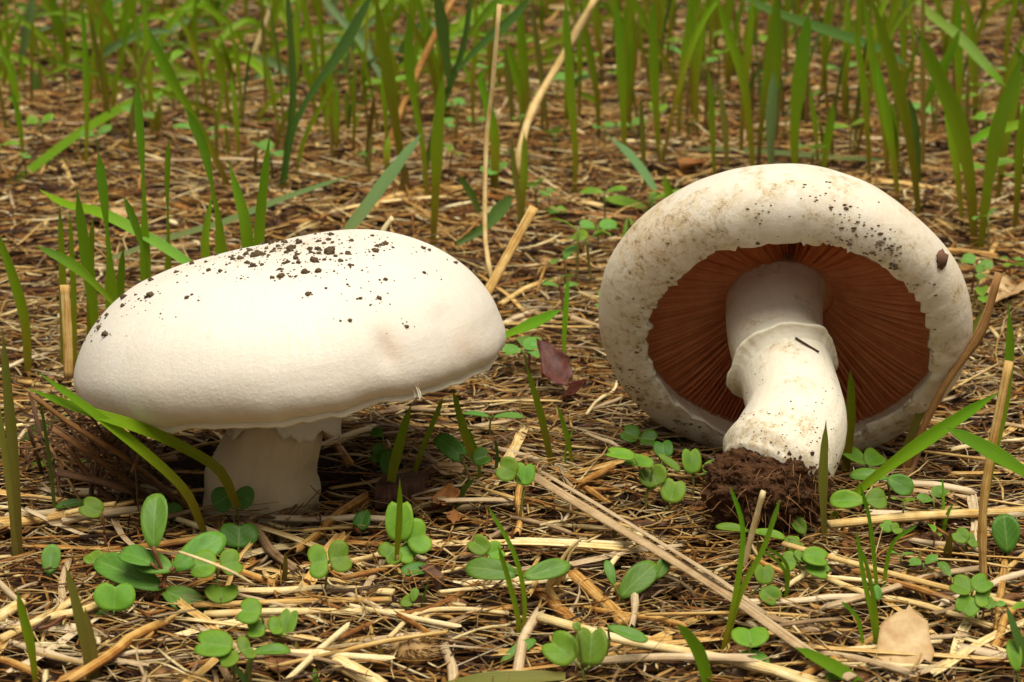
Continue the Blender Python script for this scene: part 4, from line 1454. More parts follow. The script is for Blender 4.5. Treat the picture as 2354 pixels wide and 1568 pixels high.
# --- behind the domed cap (feet hidden by it)
g1 = 'spoon-tipped sprouts behind the domed cap'
spoon = 'upright green sprout with pinched spoon-shaped tip behind the domed cap'
grass(spoon, [B([(338, 880), (334, 600), (331, 450), (325, 345), (314, 193)], 26, 'spoon', tone=(.1, .85))], group=g1)
grass(spoon, [B([(258, 900), (256, 700), (250, 580), (240, 470), (226, 353)], 30, 'spoon', tone=(.15, .9))], group=g1)
grass(spoon, [B([(388, 860), (388, 600), (386, 480), (385, 420), (389, 318)], 20, 'spoon', tone=(.1, .7))], group=g1)
grass(spoon, [B([(352, 900), (340, 640), (320, 545), (305, 500), (285, 453)], 24, 'spoon', tone=(.2, 1))], group=g1)
grass(spoon, [B([(225, 880), (216, 720), (200, 600), (185, 500), (176, 428)], 30, 'lance', tone=(.2, .9))], group=g1)
grass('tall green blade with long pinched tip rising over the domed cap crown', [B([(515, 850), (508, 560), (490, 440), (466, 330), (428, 248)], 32, 'spoon', tone=(.1, .9)),
      B([(505, 850), (472, 590), (478, 500), (488, 440)], 22, 'lance', tone=(.1, .6))])
grass('short yellow-green lance blade leaning away from the domed cap crown', [B([(585, 850), (568, 550), (548, 450), (523, 367)], 30, 'lance', tone=(.1, .8))])
grass('upright lance blade with narrow point above the domed cap crown', [B([(592, 850), (595, 550), (606, 420), (621, 303)], 27, 'lance', tone=(.05, .85))])
g2 = 'plain sprouts behind the shoulder of the domed cap'
pl = 'plain narrow yellow-green sprout behind the shoulder of the domed cap'
grass(pl, [B([(146, 860), (144, 640), (140, 540), (137, 470)], 18, 'strap', tone=(.15, .45))], group=g2)
grass(pl, [B([(172, 880), (170, 680), (165, 560), (160, 480)], 16, 'strap', tone=(.15, .5))], group=g2)
grass(pl, [B([(205, 860), (208, 640), (212, 520), (214, 500)], 18, 'strap', tone=(.15, .4))], group=g2)
grass(pl, [B([(268, 860), (275, 700), (284, 560)], 22, 'lance', tone=(.2, .8))], group=g2)
grass('broad arching leaf sweeping down behind the domed cap shoulder', [B([(470, 640), (425, 600), (330, 540), (230, 490), (150, 470), (90, 435)], 30, 'strap', Y=.075, dY=.03, mat='blade', tone=(.75, .45), face=Vector((0, -.7, .7)))], name='grass_leaf')
grass('long grey-green leaf lying low behind the domed cap', [B([(255, 595), (400, 545), (520, 510), (650, 458), (810, 402)], 24, 'strap', mat='blade_grey', Y=.16, dY=.1, tone=(0, .4), face=Vector((0, -.6, .8)))], name='grass_leaf')
grass('bright pointed leaf lying against the domed cap left shoulder grass', [B([(268, 705), (215, 650), (160, 605), (82, 564)], 26, 'lance', Y=.05, dY=.0, tone=(.4, 1))], name='grass_leaf')
grass('grey-green leaf rising from behind the domed cap crown', [B([(788, 545), (840, 480), (900, 400), (968, 308)], 36, 'strap', mat='blade_grey', Y=.12, dY=.1, tone=(.2, .7))], name='grass_leaf')
grass('pale blade pointing out sideways from behind the domed cap rim', [B([(1120, 790), (1170, 768), (1230, 742), (1292, 711)], 30, 'lance', Y=.04, dY=.0, tone=(.45, .85), face=Vector((0, -.6, .8)))], name='grass_leaf')
# --- left edge
grass('long bent blade at the frame-side edge beside the domed cap', [B([(66, 870), (58, 740), (25, 620), (-20, 510)], 26, 'strap', tone=(.1, .7))])
grass('olive grass blade standing beside the domed cap foot', [B([(48, 1300), (38, 1100), (22, 920), (6, 755)], 34, 'lance', 'blade_olive', tone=(0, 1), dY=.004)])
grass('brown-based slim blade next to the olive grass blade', [B([(36, 1300), (28, 1180), (10, 1040), (-15, 880)], 20, 'strap', 'blade_olive', tone=(0, .8))])
grass('slender brown stemmed sprout under the domed cap edge beside the olive blade', [B([(130, 1210), (118, 1080), (100, 960), (90, 900)], 14, 'strap', 'blade_dark', tone=(.1, .6))])
grass('long light green blade curving in front of the domed cap and under it', [B([(545, 1150), (505, 1085), (420, 1030), (320, 985), (180, 940), (62, 893)], 36, 'strap', Y=-.040, dY=-.022, tone=(.18, .75), face=Vector((0, -.55, .8)), twist=0, ground=True)], base=(560, 1190))
grass('shorter light green blade crossing the longer one under the domed cap', [B([(468, 1205), (425, 1130), (330, 1040), (215, 950), (88, 857)], 30, 'strap', Y=-.045, dY=-.016, tone=(.12, .8), face=Vector((0, -.55, .8)), twist=0, ground=True)], base=(468, 1205))
grass('pale leaf lying flat beside the pinned sheaf of stalks', [B([(200, 1060), (130, 1066), (40, 1076)], 24, 'lance', 'blade', Y=.012, dY=0, tone=(.6, .9), face=Vector((0, -.6, .8)))], name='grass_leaf')
grass('small dark leaf tip behind the pinned sheaf of stalks', [B([(150, 955), (90, 985), (48, 1015)], 22, 'lance', 'blade_dark', Y=.02, dY=0, tone=(.6, .9), face=Vector((0, -.6, .8)))], name='grass_leaf')
# --- front left corner
grass('green upright blade in the front corner litter', [B([(86, 1590), (72, 1490), (55, 1420), (38, 1353)], 25, 'lance', tone=(.2, .55), dY=0)])
grass('olive grass sprout with two blades in front of the oval-leaved seedling', [B([(208, 1590), (192, 1470), (170, 1370), (148, 1295)], 26, 'lance', 'blade_olive', tone=(0, .9)),
      B([(225, 1590), (214, 1490), (195, 1395)], 22, 'strap', 'blade_olive', tone=(0, .5))])
# --- under the right part of the domed cap
grass('stout olive blade emerging from under the domed cap', [B([(888, 1165), (905, 1080), (925, 1000), (945, 930)], 26, 'strap', 'blade', tone=(.15, .5), Y=-.014, dY=-.002, ground=True)], base=(888, 1165))
grass('bent blade leaning out from under the domed cap rim', [B([(1098, 1085), (1082, 1040), (1062, 980), (1040, 895)], 24, 'strap', 'blade', tone=(.1, .55), Y=.0105, dY=-.004, ground=True)], base=(1098, 1085))
grass('thin blade under the domed cap between the stout and bent ones', [B([(940, 1120), (965, 1050), (990, 985), (1018, 915)], 13, 'needle', 'blade', tone=(.1, .5), Y=-.001, dY=0, ground=True)], base=(940, 1120))
grass('slim forked sprout beside the dark lobed seedling under the cap rim', [B([(1098, 1120), (1102, 1060), (1085, 1005), (1078, 985)], 9, 'needle', tone=(.3, .9)), B([(1125, 1130), (1140, 1080), (1143, 1040), (1138, 1010)], 9, 'needle', 'blade_dark', tone=(.3, .9))])
grass('olive-based blade leaning by the dark red leaf', [B([(1276, 1090), (1255, 1000), (1238, 930), (1210, 838)], 20, 'strap', tone=(.05, .6))])
grass('short bent sprout beside the blade by the dark red leaf', [B([(1325, 1095), (1308, 1020), (1292, 960), (1278, 925)], 16, 'lance', tone=(.1, .7)), B([(1305, 1090), (1300, 1040), (1318, 985)], 6, 'needle', tone=(.4, .8))])
grass('narrow upright blade between the dark red leaf and domed cap', [B([(1297, 860), (1297, 770), (1302, 690), (1306, 628)], 14, 'lance', tone=(.2, 1))])
grass('dark short stub of grass beside the long grey stalk', [B([(1040, 1175), (1065, 1130), (1090, 1100)], 16, 'strap', 'blade_dark', tone=(0, .6))])
# --- in front of the overturned mushroom
grass('flat olive blade standing in front of the overturned stipe', [B([(1899, 1268), (1893, 1180), (1892, 1080), (1899, 965)], 24, 'lance', 'blade_olive', tone=(.1, 1), dY=-.002, twist=0, face=Vector((0.1, -1, .1)))])
grass('straight yellow-green blade behind the overturned stipe', [B([(1940, 1110), (1950, 1010), (1956, 920), (1955, 848)], 25, 'strap', 'blade', tone=(.1, .5), face=Vector((0, -1, .1)), twist=0)])
grass('thin needle sprout standing before the gill opening', [B([(2106, 1010), (2100, 930), (2101, 850), (2103, 766)], 12, 'needle', tone=(.3, .8))])
grass('olive leaf running along the golden jointed stem', [B([(2060, 1085), (2110, 960), (2165, 860), (2225, 770), (2280, 690)], 24, 'strap', 'blade_olive', Y=.009, dY=.004, tone=(.3, .9), ground=True)], base=(2060, 1100))
grass('long green leaf slanting up from the overturned foot', [B([(1900, 1185), (1985, 1118), (2080, 1045), (2190, 970), (2302, 898)], 34, 'lance', 'blade', Y=-.026, dY=-.004, tone=(.3, .8), face=Vector((.2, -.8, .6)), twist=0, ground=True)], base=(1900, 1190))
grass('broad green leaf reaching in from the side with a pointed tip', [B([(2440, 1150), (2360, 1090), (2270, 1035), (2168, 980)], 44, 'lance', 'blade', Y=-.085, dY=0, tone=(.75, .95), face=Vector((.1, -.7, .7)), twist=0)], name='grass_leaf')
grass('tall narrow blade beside the straw stem at the side of the grass', [B([(2250, 1235), (2275, 1090), (2305, 940), (2322, 800), (2318, 693)], 26, 'lance', 'blade', tone=(.05, .85))])
grass('thin curved sprouts with arching tips beside the soil clod', [B([(1800, 1400), (1812, 1320), (1795, 1280), (1760, 1258)], 9, 'needle', tone=(.4, .9)), B([(1802, 1400), (1808, 1330), (1788, 1290), (1745, 1262)], 8, 'needle', tone=(.4, .9))])
grass('forked needle sprout in front of the soil clod', [B([(1652, 1515), (1690, 1370), (1708, 1220), (1679, 1118)], 13, 'needle', tone=(.1, 1)), B([(1658, 1515), (1700, 1370), (1755, 1260), (1793, 1148)], 14, 'needle', tone=(.1, 1))])
grass('needle sprout fanning five ways beside the papery leaf', [B([(2022, 1525), (2005, 1420), (1985, 1330), (1969, 1222)], 13, 'needle', tone=(.15, 1)), B([(2024, 1525), (2012, 1400), (1993, 1300), (1976, 1255)], 12, 'needle', tone=(.2, .9)),
      B([(2022, 1430), (2012, 1310), (2000, 1200), (1978, 1115)], 10, 'needle', tone=(.3, 1), Y=-.078), B([(2028, 1400), (2036, 1310), (2055, 1245), (2108, 1208)], 10, 'needle', tone=(.3, 1), Y=-.078), B([(1985, 1460), (1970, 1420), (1935, 1383)], 10, 'needle', tone=(.5, 1))])
grass('twin-bladed needle sprout standing between the oval leaf pair', [B([(1197, 1492), (1205, 1380), (1180, 1270), (1122, 1166)], 13, 'needle', tone=(.1, 1)), B([(1194, 1492), (1190, 1420), (1168, 1330), (1146, 1258)], 13, 'needle', tone=(.1, .8))])
grass('slender blade with brown foot rising through the bilobed sprout', [B([(908, 1345), (912, 1270), (917, 1190), (919, 1098)], 18, 'lance', tone=(.02, .7), dY=-.003, twist=0)], sheath=([(908, 1350), (910, 1310), (913, 1275)], 16))
grass('soft green blade curving up in the front litter', [B([(1640, 1600), (1610, 1510), (1585, 1465), (1555, 1432)], 32, 'strap', tone=(.6, .8))])
grass('blunt green blade leaning out of the front litter', [B([(2020, 1600), (1950, 1555), (1890, 1520), (1828, 1488)], 36, 'strap', tone=(.7, .9), face=Vector((.2, -.7, .7)), twist=0)])
grass('broad pale olive leaf lying flat along the front litter', [B([(1300, 1556), (1200, 1558), (1100, 1566), (980, 1590)], 40, 'strap', 'blade_olive', tone=(.6, .9), Y=-.128, dY=0, face=Vector((0, -.5, .9)), twist=0)], name='grass_leaf')
grass('dark upright blade in the right front corner', [B([(2380, 1600), (2350, 1500), (2325, 1430), (2312, 1385)], 26, 'lance', 'blade_dark', tone=(.2, .8))])
grass('pair of small needle blades beside the soil heap', [B([(2165, 1240), (2175, 1190), (2190, 1160)], 9, 'needle', tone=(.3, .9)), B([(2160, 1240), (2168, 1170), (2166, 1100)], 9, 'needle', tone=(.3, .9))])
grass('short twin blade in the front litter by the burr', [B([(730, 1600), (726, 1560), (722, 1535)], 14, 'lance', tone=(.5, .9)), B([(575, 1600), (560, 1560), (520, 1520)], 16, 'lance', 'blade_dark', tone=(.5, .9))])
grass('single dark needle beside the small curled sprout', [B([(963, 1420), (972, 1380), (985, 1338)], 8, 'needle', 'blade_dark', tone=(.4, .9))])
g3 = 'reddish sheath stubs in the litter'
for (x0, y0, x1, y1, w) in [(1752, 1500 - 190, 1740, 1240, 16), (1680, 1460 - 190, 1690, 1225, 14), (645, 1360, 655, 1268, 15), (870, 1545, 872, 1480, 16), (2168, 1310, 2185, 1222, 20), (1410, 1250, 1412, 1190, 12),
                            (1498, 1155, 1490, 1060, 14), (2100, 1330, 2115, 1260, 12), (690, 1360 + 190, 680, 1470, 14)]:
    grass('short reddish brown grass sheath stub poking from the litter', [B([(x0, y0), ((x0 + x1) / 2 + 3, (y0 + y1) / 2), (x1, y1)], w, 'strap', 'sheath', tone=(0, .7), fold=.6)], group=g3)

def blade_label(pts, w, mat, tn, zone):
    dxp = pts[-1][0] - pts[0][0]
    h = pts[0][1] - pts[-1][1]
    a = 'very tall ' if h > 400 else ('tall ' if h > 250 else 'short ')
    a += 'broad ' if w > 28 else ('narrow ' if w < 18 else '')
    a += {'blade': 'yellow-green ' if tn[1] < .65 else 'green ', 'blade_olive': 'olive ', 'blade_grey': 'grey-green ', 'blade_dark': 'dark green ', 'sheath': 'brown '}[mat]
    a += 'blade '
    a += 'slanting ' if abs(dxp) > .25 * h else ('tilted ' if abs(dxp) > .12 * h else 'upright ')
    return a + zone
# --- far stand: measured tall blades
gR = 'tall blades of the stand behind the overturned mushroom'
tall = 'tall green blade in the dense stand behind the overturned mushroom'
for pts, w, prof, mat, tn in [
    ([(1645, 440), (1638, 330), (1634, 240), (1628, 148)], 17, 'lance', 'blade', (.1, .8)),
    ([(1672, 430), (1668, 330), (1662, 260), (1652, 190)], 18, 'lance', 'blade_olive', (0, .9)),
    ([(1732, 420), (1724, 300), (1705, 170), (1668, 60), (1645, -20)], 24, 'lance', 'blade', (.1, .6)),
    ([(1702, 380), (1708, 230), (1722, 80), (1732, -20)], 22, 'lance', 'blade', (.0, .5)),
    ([(1742, 400), (1752, 270), (1768, 130), (1784, -20)], 20, 'lance', 'blade', (.0, .8)),
    ([(1776, 410), (1772, 320), (1776, 230), (1780, 160)], 28, 'lance', 'blade_grey', (.1, .5)),
    ([(1775, 350), (1782, 200), (1788, 90), (1785, -20)], 28, 'lance', 'blade', (.1, .9)),
    ([(1829, 410), (1826, 300), (1838, 180), (1850, 90), (1863, 12)], 36, 'lance', 'blade', (.2, 1)),
    ([(1882, 400), (1875, 310), (1866, 240), (1860, 188)], 15, 'lance', 'blade', (.0, .8)),
    ([(1890, 410), (1898, 340), (1908, 280), (1916, 232)], 25, 'lance', 'blade', (.2, .7)),
    ([(2000, 430), (1994, 310), (1982, 180), (1960, 35)], 20, 'lance', 'blade', (.0, .7)),
    ([(2044, 430), (2030, 290), (2008, 150), (1984, -20)], 22, 'lance', 'blade', (.05, .8)),
    ([(2068, 470), (2052, 350), (2030, 220), (2012, 128)], 24, 'lance', 'blade', (.05, .8)),
    ([(2116, 520), (2100, 380), (2075, 240), (2040, 110), (1998, -20)], 30, 'lance', 'blade', (.05, .6)),
    ([(2122, 400), (2122, 270), (2120, 120), (2122, -20)], 13, 'needle', 'sheath', (.2, .9)),
    ([(2110, 450), (2104, 320), (2100, 270), (2088, 222)], 26, 'strap', 'blade_dark', (.3, .9)),
    ([(2242, 580), (2230, 420), (2205, 290), (2155, 170), (2106, 58)], 42, 'lance', 'blade', (.05, .8)),
    ([(2215, 540), (2200, 400), (2180, 280), (2172, 215)], 22, 'lance', 'blade', (.05, .6)),
    ([(2240, 480), (2210, 350), (2190, 260), (2150, 140)], 20, 'lance', 'blade_olive', (.05, .9)),
    ([(2252, 590), (2270, 440), (2296, 290), (2330, 190), (2356, 110)], 36, 'lance', 'blade', (.15, .9)),
    ([(2290, 480), (2310, 330), (2335, 220), (2360, 150)], 24, 'lance', 'blade', (.05, .7)),
    ([(2330, 560), (2340, 430), (2348, 300), (2362, 220)], 22, 'lance', 'blade', (.0, .7)),
    ([(2200, 350), (2204, 200), (2202, 80), (2206, -20)], 22, 'lance', 'blade', (.0, .8)),
    ([(2245, 300), (2240, 180), (2230, 60), (2215, -20)], 26, 'lance', 'blade', (.1, .6)),
    ([(1320, 470), (1322, 350), (1310, 200), (1298, -20)], 24, 'lance', 'blade', (.1, .8)),
    ([(1436, 390), (1432, 250), (1424, 110), (1414, -20)], 24, 'lance', 'blade', (.1, .9)),
    ([(1446, 320), (1450, 200), (1458, 100), (1456, 20)], 22, 'lance', 'blade', (.0, .4)),
    ([(1520, 390), (1508, 260), (1502, 120), (1502, -20)], 24, 'lance', 'blade', (.1, .8)),
    ([(1485, 460), (1480, 370), (1476, 290), (1472, 215)], 14, 'lance', 'blade_olive', (0, 1)),
    ([(1552, 510), (1545, 470), (1536, 435), (1526, 400)], 22, 'lance', 'blade', (.3, .7)),
    ([(1380, 340), (1370, 200), (1352, 100), (1330, -20)], 18, 'lance', 'blade', (.05, .7)),
    ([(1560, 330), (1566, 200), (1580, 90), (1590, -20)], 22, 'lance', 'blade', (.05, .7)),
    ([(1605, 330), (1600, 200), (1612, 80), (1625, -20)], 18, 'lance', 'blade', (.05, .6)),
    ([(1940, 300), (1942, 180), (1950, 60), (1945, -20)], 22, 'lance', 'blade', (.05, .6)),
    ([(1900, 240), (1895, 140), (1900, 50), (1910, -20)], 20, 'lance', 'blade', (.05, .6)),
    ]:
    lab = blade_label(pts, w, mat, tn, 'in the stand behind the overturned mushroom')
    grass(lab, [B(pts, w, prof, mat, tone=tn)], group=lab)
grass('dark leaf slanting across the stand behind the overturned mushroom', [B([(1700, -10), (1780, 28), (1869, 60), (2016, 112), (2090, 155)], 28, 'strap', 'blade_dark', Y=.5, dY=-.1, tone=(.5, .8), face=Vector((0, -.8, .6)), twist=0)], name='grass_leaf')
grass('green leaf folded over among the tall blades, slanting downward', [B([(2110, 0), (2140, 35), (2200, 82), (2271, 157), (2312, 200)], 28, 'strap', 'blade', Y=.40, dY=-.04, tone=(.5, .8), face=Vector((0, -.8, .6)), twist=0)], name='grass_leaf')
grass('green leaf leaning the other way across the folded leaf', [B([(2125, 245), (2150, 190), (2180, 130), (2207, 66)], 24, 'strap', 'blade', Y=.38, dY=-.02, tone=(.6, .9))], name='grass_leaf')
grass('half-withered leaf with a straw-coloured band beside the tall blades', [B([(2400, 270), (2330, 290), (2270, 305), (2222, 335)], 26, 'strap', 'blade', Y=.27, dY=-.02, tone=(.3, .9), face=Vector((0, -.8, .6)))], name='grass_leaf')
grass('long grey leaf lying over the litter behind the overturned cap', [B([(1500, 375), (1600, 345), (1750, 350), (1950, 365), (2070, 370)], 20, 'strap', 'blade_grey', Y=.40, dY=-.06, tone=(0, .3), face=Vector((0, -.5, .9)))], name='grass_leaf')
grass('bluish grey leaf lying in the litter between the mushrooms', [B([(1505, 435), (1470, 385), (1430, 340), (1392, 310)], 28, 'strap', 'blade_grey', Y=.28, dY=.05, tone=(.6, 1))], name='grass_leaf')
# centre and left far
gC = 'tall blades standing between the mushrooms'
tallc = 'tall green blade standing behind the gap between the mushrooms'
for pts, w, prof, mat, tn in [
    ([(938, 440), (915, 310), (895, 170), (862, -20)], 36, 'lance', 'blade', (.1, .5)),
    ([(985, 480), (970, 330), (945, 200), (938, 110), (942, 28)], 28, 'stalk', 'blade', (.1, .9)),
    ([(994, 580), (1002, 420), (1006, 300), (1020, 160)], 30, 'lance', 'blade', (.05, .7)),
    ([(1134, 470), (1138, 330), (1118, 230), (1104, 180), (1126, 150)], 24, 'strap', 'blade', (-.1, .9)),
    ([(1196, 540), (1190, 450), (1180, 380), (1176, 320)], 17, 'lance', 'blade_olive', (0, .9)),
    ([(1197, 540), (1204, 440), (1206, 370), (1205, 300)], 20, 'lance', 'blade', (.1, .6)),
    ([(1200, 330), (1198, 220), (1180, 150), (1163, 88)], 22, 'lance', 'blade', (.0, .8)),
    ([(1180, 300), (1172, 200), (1165, 130), (1166, 95)], 20, 'lance', 'blade_olive', (.2, 1)),
    ([(1215, 330), (1210, 200), (1200, 80), (1195, -20)], 30, 'lance', 'blade', (.0, .8)),
    ([(1265, 340), (1245, 180), (1230, 60), (1220, -20)], 16, 'lance', 'blade_olive', (0, .9)),
    ([(1130, 300), (1128, 150), (1140, 40), (1150, -20)], 18, 'lance', 'blade', (0, .4)),
    ([(1090, 320), (1086, 200), (1095, 90), (1092, -20)], 14, 'lance', 'blade', (0, .5)),
    ([(895, 400), (888, 290), (882, 180), (884, 100)], 16, 'lance', 'blade', (0, .7)),
    ]:
    lab = blade_label(pts, w, mat, tn, 'behind the gap between the mushrooms')
    grass(lab, [B(pts, w, prof, mat, tone=tn)], group=lab)
grass('dark jointed grass stem with one dark leaf, rising behind the domed cap', [B([(640, 450), (660, 330), (672, 200), (664, 60), (660, -20)], 18, 'needle', 'blade_dark', tone=(.5, .9), fold=.7),
      B([(648, 440), (675, 300), (720, 210), (790, 110), (860, -20)], 34, 'stalk', 'blade_dark', tone=(.6, .9))], base=(640, 450), name='grass_plant')
grass('dark jointed grass stem with three spread leaves behind the gap', [B([(962, 460), (1000, 290), (1060, 120), (1080, 0), (1090, -30)], 16, 'needle', 'blade_dark', tone=(.3, .7), fold=.7),
      B([(1034, 190), (1022, 110), (1012, 40), (1000, -30)], 34, 'lance', 'blade_dark', tone=(.6, 1)), B([(1050, 150), (1110, 100), (1170, 50), (1225, -10)], 26, 'lance', 'blade_dark', tone=(.6, .9)),
      B([(1075, 75), (1110, 40), (1150, 0), (1165, -20)], 24, 'lance', 'blade', tone=(.6, 1))], base=(962, 460), name='grass_plant')
gL = 'tall blades of the far stand behind the domed mushroom'
talll = 'tall green blade in the sparse stand far behind the domed mushroom'
for pts, w, prof, mat, tn in [
    ([(197, 410), (200, 280), (198, 150), (188, -20)], 18, 'lance', 'blade', (.1, .9)),
    ([(540, 450), (470, 310), (400, 190), (340, 66)], 32, 'stalk', 'blade', (-.05, .9)),
    ([(246, 320), (238, 200), (222, 110), (205, 20)], 16, 'lance', 'blade_olive', (0, .9)),
    ([(350, 340), (345, 200), (335, 90), (330, -20)], 18, 'lance', 'blade', (0, .7)),
    ([(160, 170), (150, 110), (130, 40), (118, -20)], 26, 'lance', 'blade', (.3, .8)),
    ([(45, 170), (55, 100), (68, 30), (75, -20)], 26, 'lance', 'blade_grey', (.2, .6)),
    ([(250, 150), (248, 90), (252, 30), (250, -20)], 30, 'lance', 'blade', (.2, .7)),
    ([(270, 130), (280, 70), (295, 20), (300, -20)], 22, 'lance', 'blade', (.2, .6)),
    ([(550, 400), (545, 300), (538, 220), (530, 165)], 14, 'lance', 'blade', (.05, .7)),
    ([(490, 390), (498, 300), (508, 220), (515, 165)], 11, 'lance', 'blade', (.0, .6)),
    ([(525, 380), (522, 330), (518, 285)], 9, 'lance', 'blade', (.2, .6)),
    ([(675, 410), (700, 320), (740, 240), (770, 180)], 11, 'needle', 'blade', (.3, .5)),
    ([(680, 330), (678, 200), (685, 80), (680, -20)], 20, 'lance', 'blade', (.2, .5)),
    ([(650, 340), (630, 240), (615, 170), (605, 110)], 14, 'lance', 'blade', (.05, .6)),
    ([(765, 350), (762, 250), (758, 180), (768, 110)], 16, 'lance', 'blade', (0, .6)),
    ([(810, 370), (815, 280), (812, 200), (825, 140)], 12, 'lance', 'blade', (0, .6)),
    ([(45, 320), (38, 230), (25, 160), (-5, 110)], 18, 'lance', 'blade', (.0, .8)),
    ([(60, 235), (75, 260), (80, 200), (70, 150)], 22, 'lance', 'blade_dark', (.2, .9)),
    ]:
    lab = blade_label(pts, w, mat, tn, 'far behind the domed mushroom')
    grass(lab, [B(pts, w, prof, mat, tone=tn)], group=lab)
grass('long thick leaf lying diagonally behind the domed mushroom', [B([(-30, 470), (60, 400), (180, 310), (300, 240), (420, 195), (500, 165)], 28, 'strap', 'blade', Y=.33, dY=.2, tone=(.75, .6), face=Vector((0, -.7, .7)), twist=0)], name='grass_leaf')
grass('long arched leaf in the far grass with drooping tip', [B([(40, 175), (120, 190), (220, 170), (330, 130), (420, 90), (510, 30)], 20, 'strap', 'blade', Y=.6, dY=.15, tone=(.6, .6), face=Vector((0, -.7, .7)), twist=0)], name='grass_leaf')
grass('pale grey leaf bent across the far grass', [B([(75, 25), (140, 45), (200, 70), (240, 95), (285, 120)], 16, 'strap', 'blade_grey', Y=.75, dY=-.05, tone=(.6, .9), face=Vector((0, -.7, .7)), twist=0)], name='grass_leaf')
grass('green leaf arching through the far grass beside the leaning straw', [B([(380, 130), (430, 85), (480, 40), (520, -20)], 22, 'strap', 'blade', Y=.72, dY=0, tone=(.7, .8))], name='grass_leaf')
grass('pale leaf curving down behind the dark jointed stem', [B([(740, -10), (780, 40), (840, 110), (880, 190)], 20, 'strap', 'blade_grey', Y=.55, dY=-.02, tone=(.6, .9))], name='grass_leaf')
grass('dark reedy stub behind the domed cap rim', [B([(925, 470), (930, 430), (932, 380)], 24, 'strap', 'sheath', tone=(0, .2))])
grass('dark twisted leaf lying behind the domed cap rim', [B([(1050, 560), (1110, 525), (1150, 480), (1180, 450)], 34, 'lance', 'blade_dark', Y=.18, dY=.03, tone=(.5, .8))], name='grass_leaf')
grass('curving green-brown sprout behind the domed cap rim', [B([(1120, 520), (1090, 460), (1065, 420), (1050, 400)], 20, 'lance', 'blade_dark', tone=(0, .7))])

gA = 'arching bright leaves in the far grass behind the domed mushroom'
for k in range(60):
    x0, y0 = random.uniform(-40, 1050), random.uniform(30, 230)
    sgn = random.choice((-1, 1, 1))
    ln = random.uniform(110, 300)
    up = random.uniform(30, 150)
    am = random.choice(['blade', 'blade', 'blade', 'blade_grey'])
    aw = random.uniform(13, 22)
    lab = ('long ' if ln > 200 else 'short ') + ('broad ' if aw > 18 else '') + ('grey-green ' if am == 'blade_grey' else 'bright ') + ('steeply arching' if up > 90 else 'low arching') + ' leaf in far grass ' + ('behind the gap between the mushrooms' if x0 > 800 else 'behind the domed mushroom')
    grass(lab,
          [B([(x0, y0), (x0 + sgn * ln * .25, y0 - up * .6), (x0 + sgn * ln * .65, y0 - up), (x0 + sgn * ln, y0 - up * random.uniform(.5, 1.1))], aw, 'strap', am,
             tone=(.35, random.uniform(.45, .7)), dY=random.uniform(-.03, .05), face=Vector((random.uniform(-.2, .2), -.9, .45)), twist=0)], group=lab, name='grass_leaf')
for k in range(46):
    x0, y0 = random.uniform(1200, 2380), random.uniform(190, 440)
    if k > 30:
        x0 = random.uniform(500, 1200)
    h = random.uniform(60, 190)
    d_ = random.uniform(-.12, .12)
    lab = 'thin brown withered sprout standing ' + ('behind the overturned mushroom' if x0 > 1420 else ('behind the gap between the mushrooms' if x0 > 1000 else 'far behind the domed mushroom'))
    grass(lab, [B([(x0, y0), (x0 + d_ * h * .4, y0 - h * .5), (x0 + d_ * h, y0 - h)], random.uniform(7, 13), 'needle', random.choice(['sheath', 'sheath', 'blade_olive']), tone=(0, random.uniform(.3, .9)), fold=.6)], group=lab, name='withered_sprout')
for k in range(34):
    x0, y0 = random.uniform(-20, 900), random.uniform(190, 420)
    h = random.uniform(90, 270)
    d_ = random.gauss(0, .16)
    w_ = random.uniform(9, 19)
    mt = random.choice(['blade', 'blade', 'blade', 'blade_olive'])
    t1 = random.uniform(.4, .9)
    pts = [(x0, y0), (x0 + d_ * h * .2, y0 - h * .4), (x0 + d_ * h * .6, y0 - h * .75), (x0 + d_ * h * 1.1, y0 - h)]
    lab = blade_label(pts, w_, mt, (0, t1), 'in the litter behind the domed mushroom')
    grass(lab, [B(pts, w_, random.choice(['lance', 'lance', 'spoon', 'stalk']), mt, tone=(-.05, t1))], group=lab)
# --- filler seedlings: a few kinds, copied
def seedling_proto(kind, H):
    root = thing('grass_seedling', '', 'grass', (0, 0, 0))
    nb = 1 if kind < 4 else 2
    for q in range(nb):
        lean = random.uniform(-.28, .28)
        a = random.uniform(-.3, .3)
        h = H * (1 if q == 0 else random.uniform(.5, .8))
        arch = random.uniform(.0, .25) if kind != 5 else .8
        P = [Vector((0, 0, -.003)), Vector((lean * h * .2, a * h * .15, h * .35)), Vector((lean * h * .55, a * h * .5, h * .72)),
             Vector((lean * h * (1 + arch), a * h, h * (1 - arch * .3)))]
        mb = MB()
        blade(mb, P, random.uniform(.0019, .0034), random.choice(['lance', 'lance', 'strap', 'spoon']), facing_for(0), .25, 14, (-.05, random.uniform(.5, 1.0)), random.uniform(-.6, .6))
        mt = random.choice(['blade', 'blade', 'blade', 'blade_olive', 'blade_dark'])
        if q == 0:
            root['hue'] = mt
        mb.build('blade', mt, root)
    mb = MB()
    tube(mb, spline([Vector((0, 0, -.003)), Vector((0, 0, H * .07)), Vector((0, 0, H * .14))], 5), lambda t: .0010 * (1 - .3 * t), 6, .8, (0, 1))
    mb.build('sheath', 'sheath', root)
    root['look'] = ('two-bladed ' if nb == 2 else 'single-bladed ') + {'blade': 'green', 'blade_olive': 'olive', 'blade_dark': 'dark green'}[root['hue']]
    del root['hue']
    LOOKS.append((root['look'], H)); del root['look']
    return root
LOOKS = []
sp_ = [seedling_proto(k % 6, random.uniform(.035, .085)) for k in range(14)]
spots = []
for _ in range(80):
    spots.append(G(random.uniform(1230, 2400), random.uniform(20, 420)))
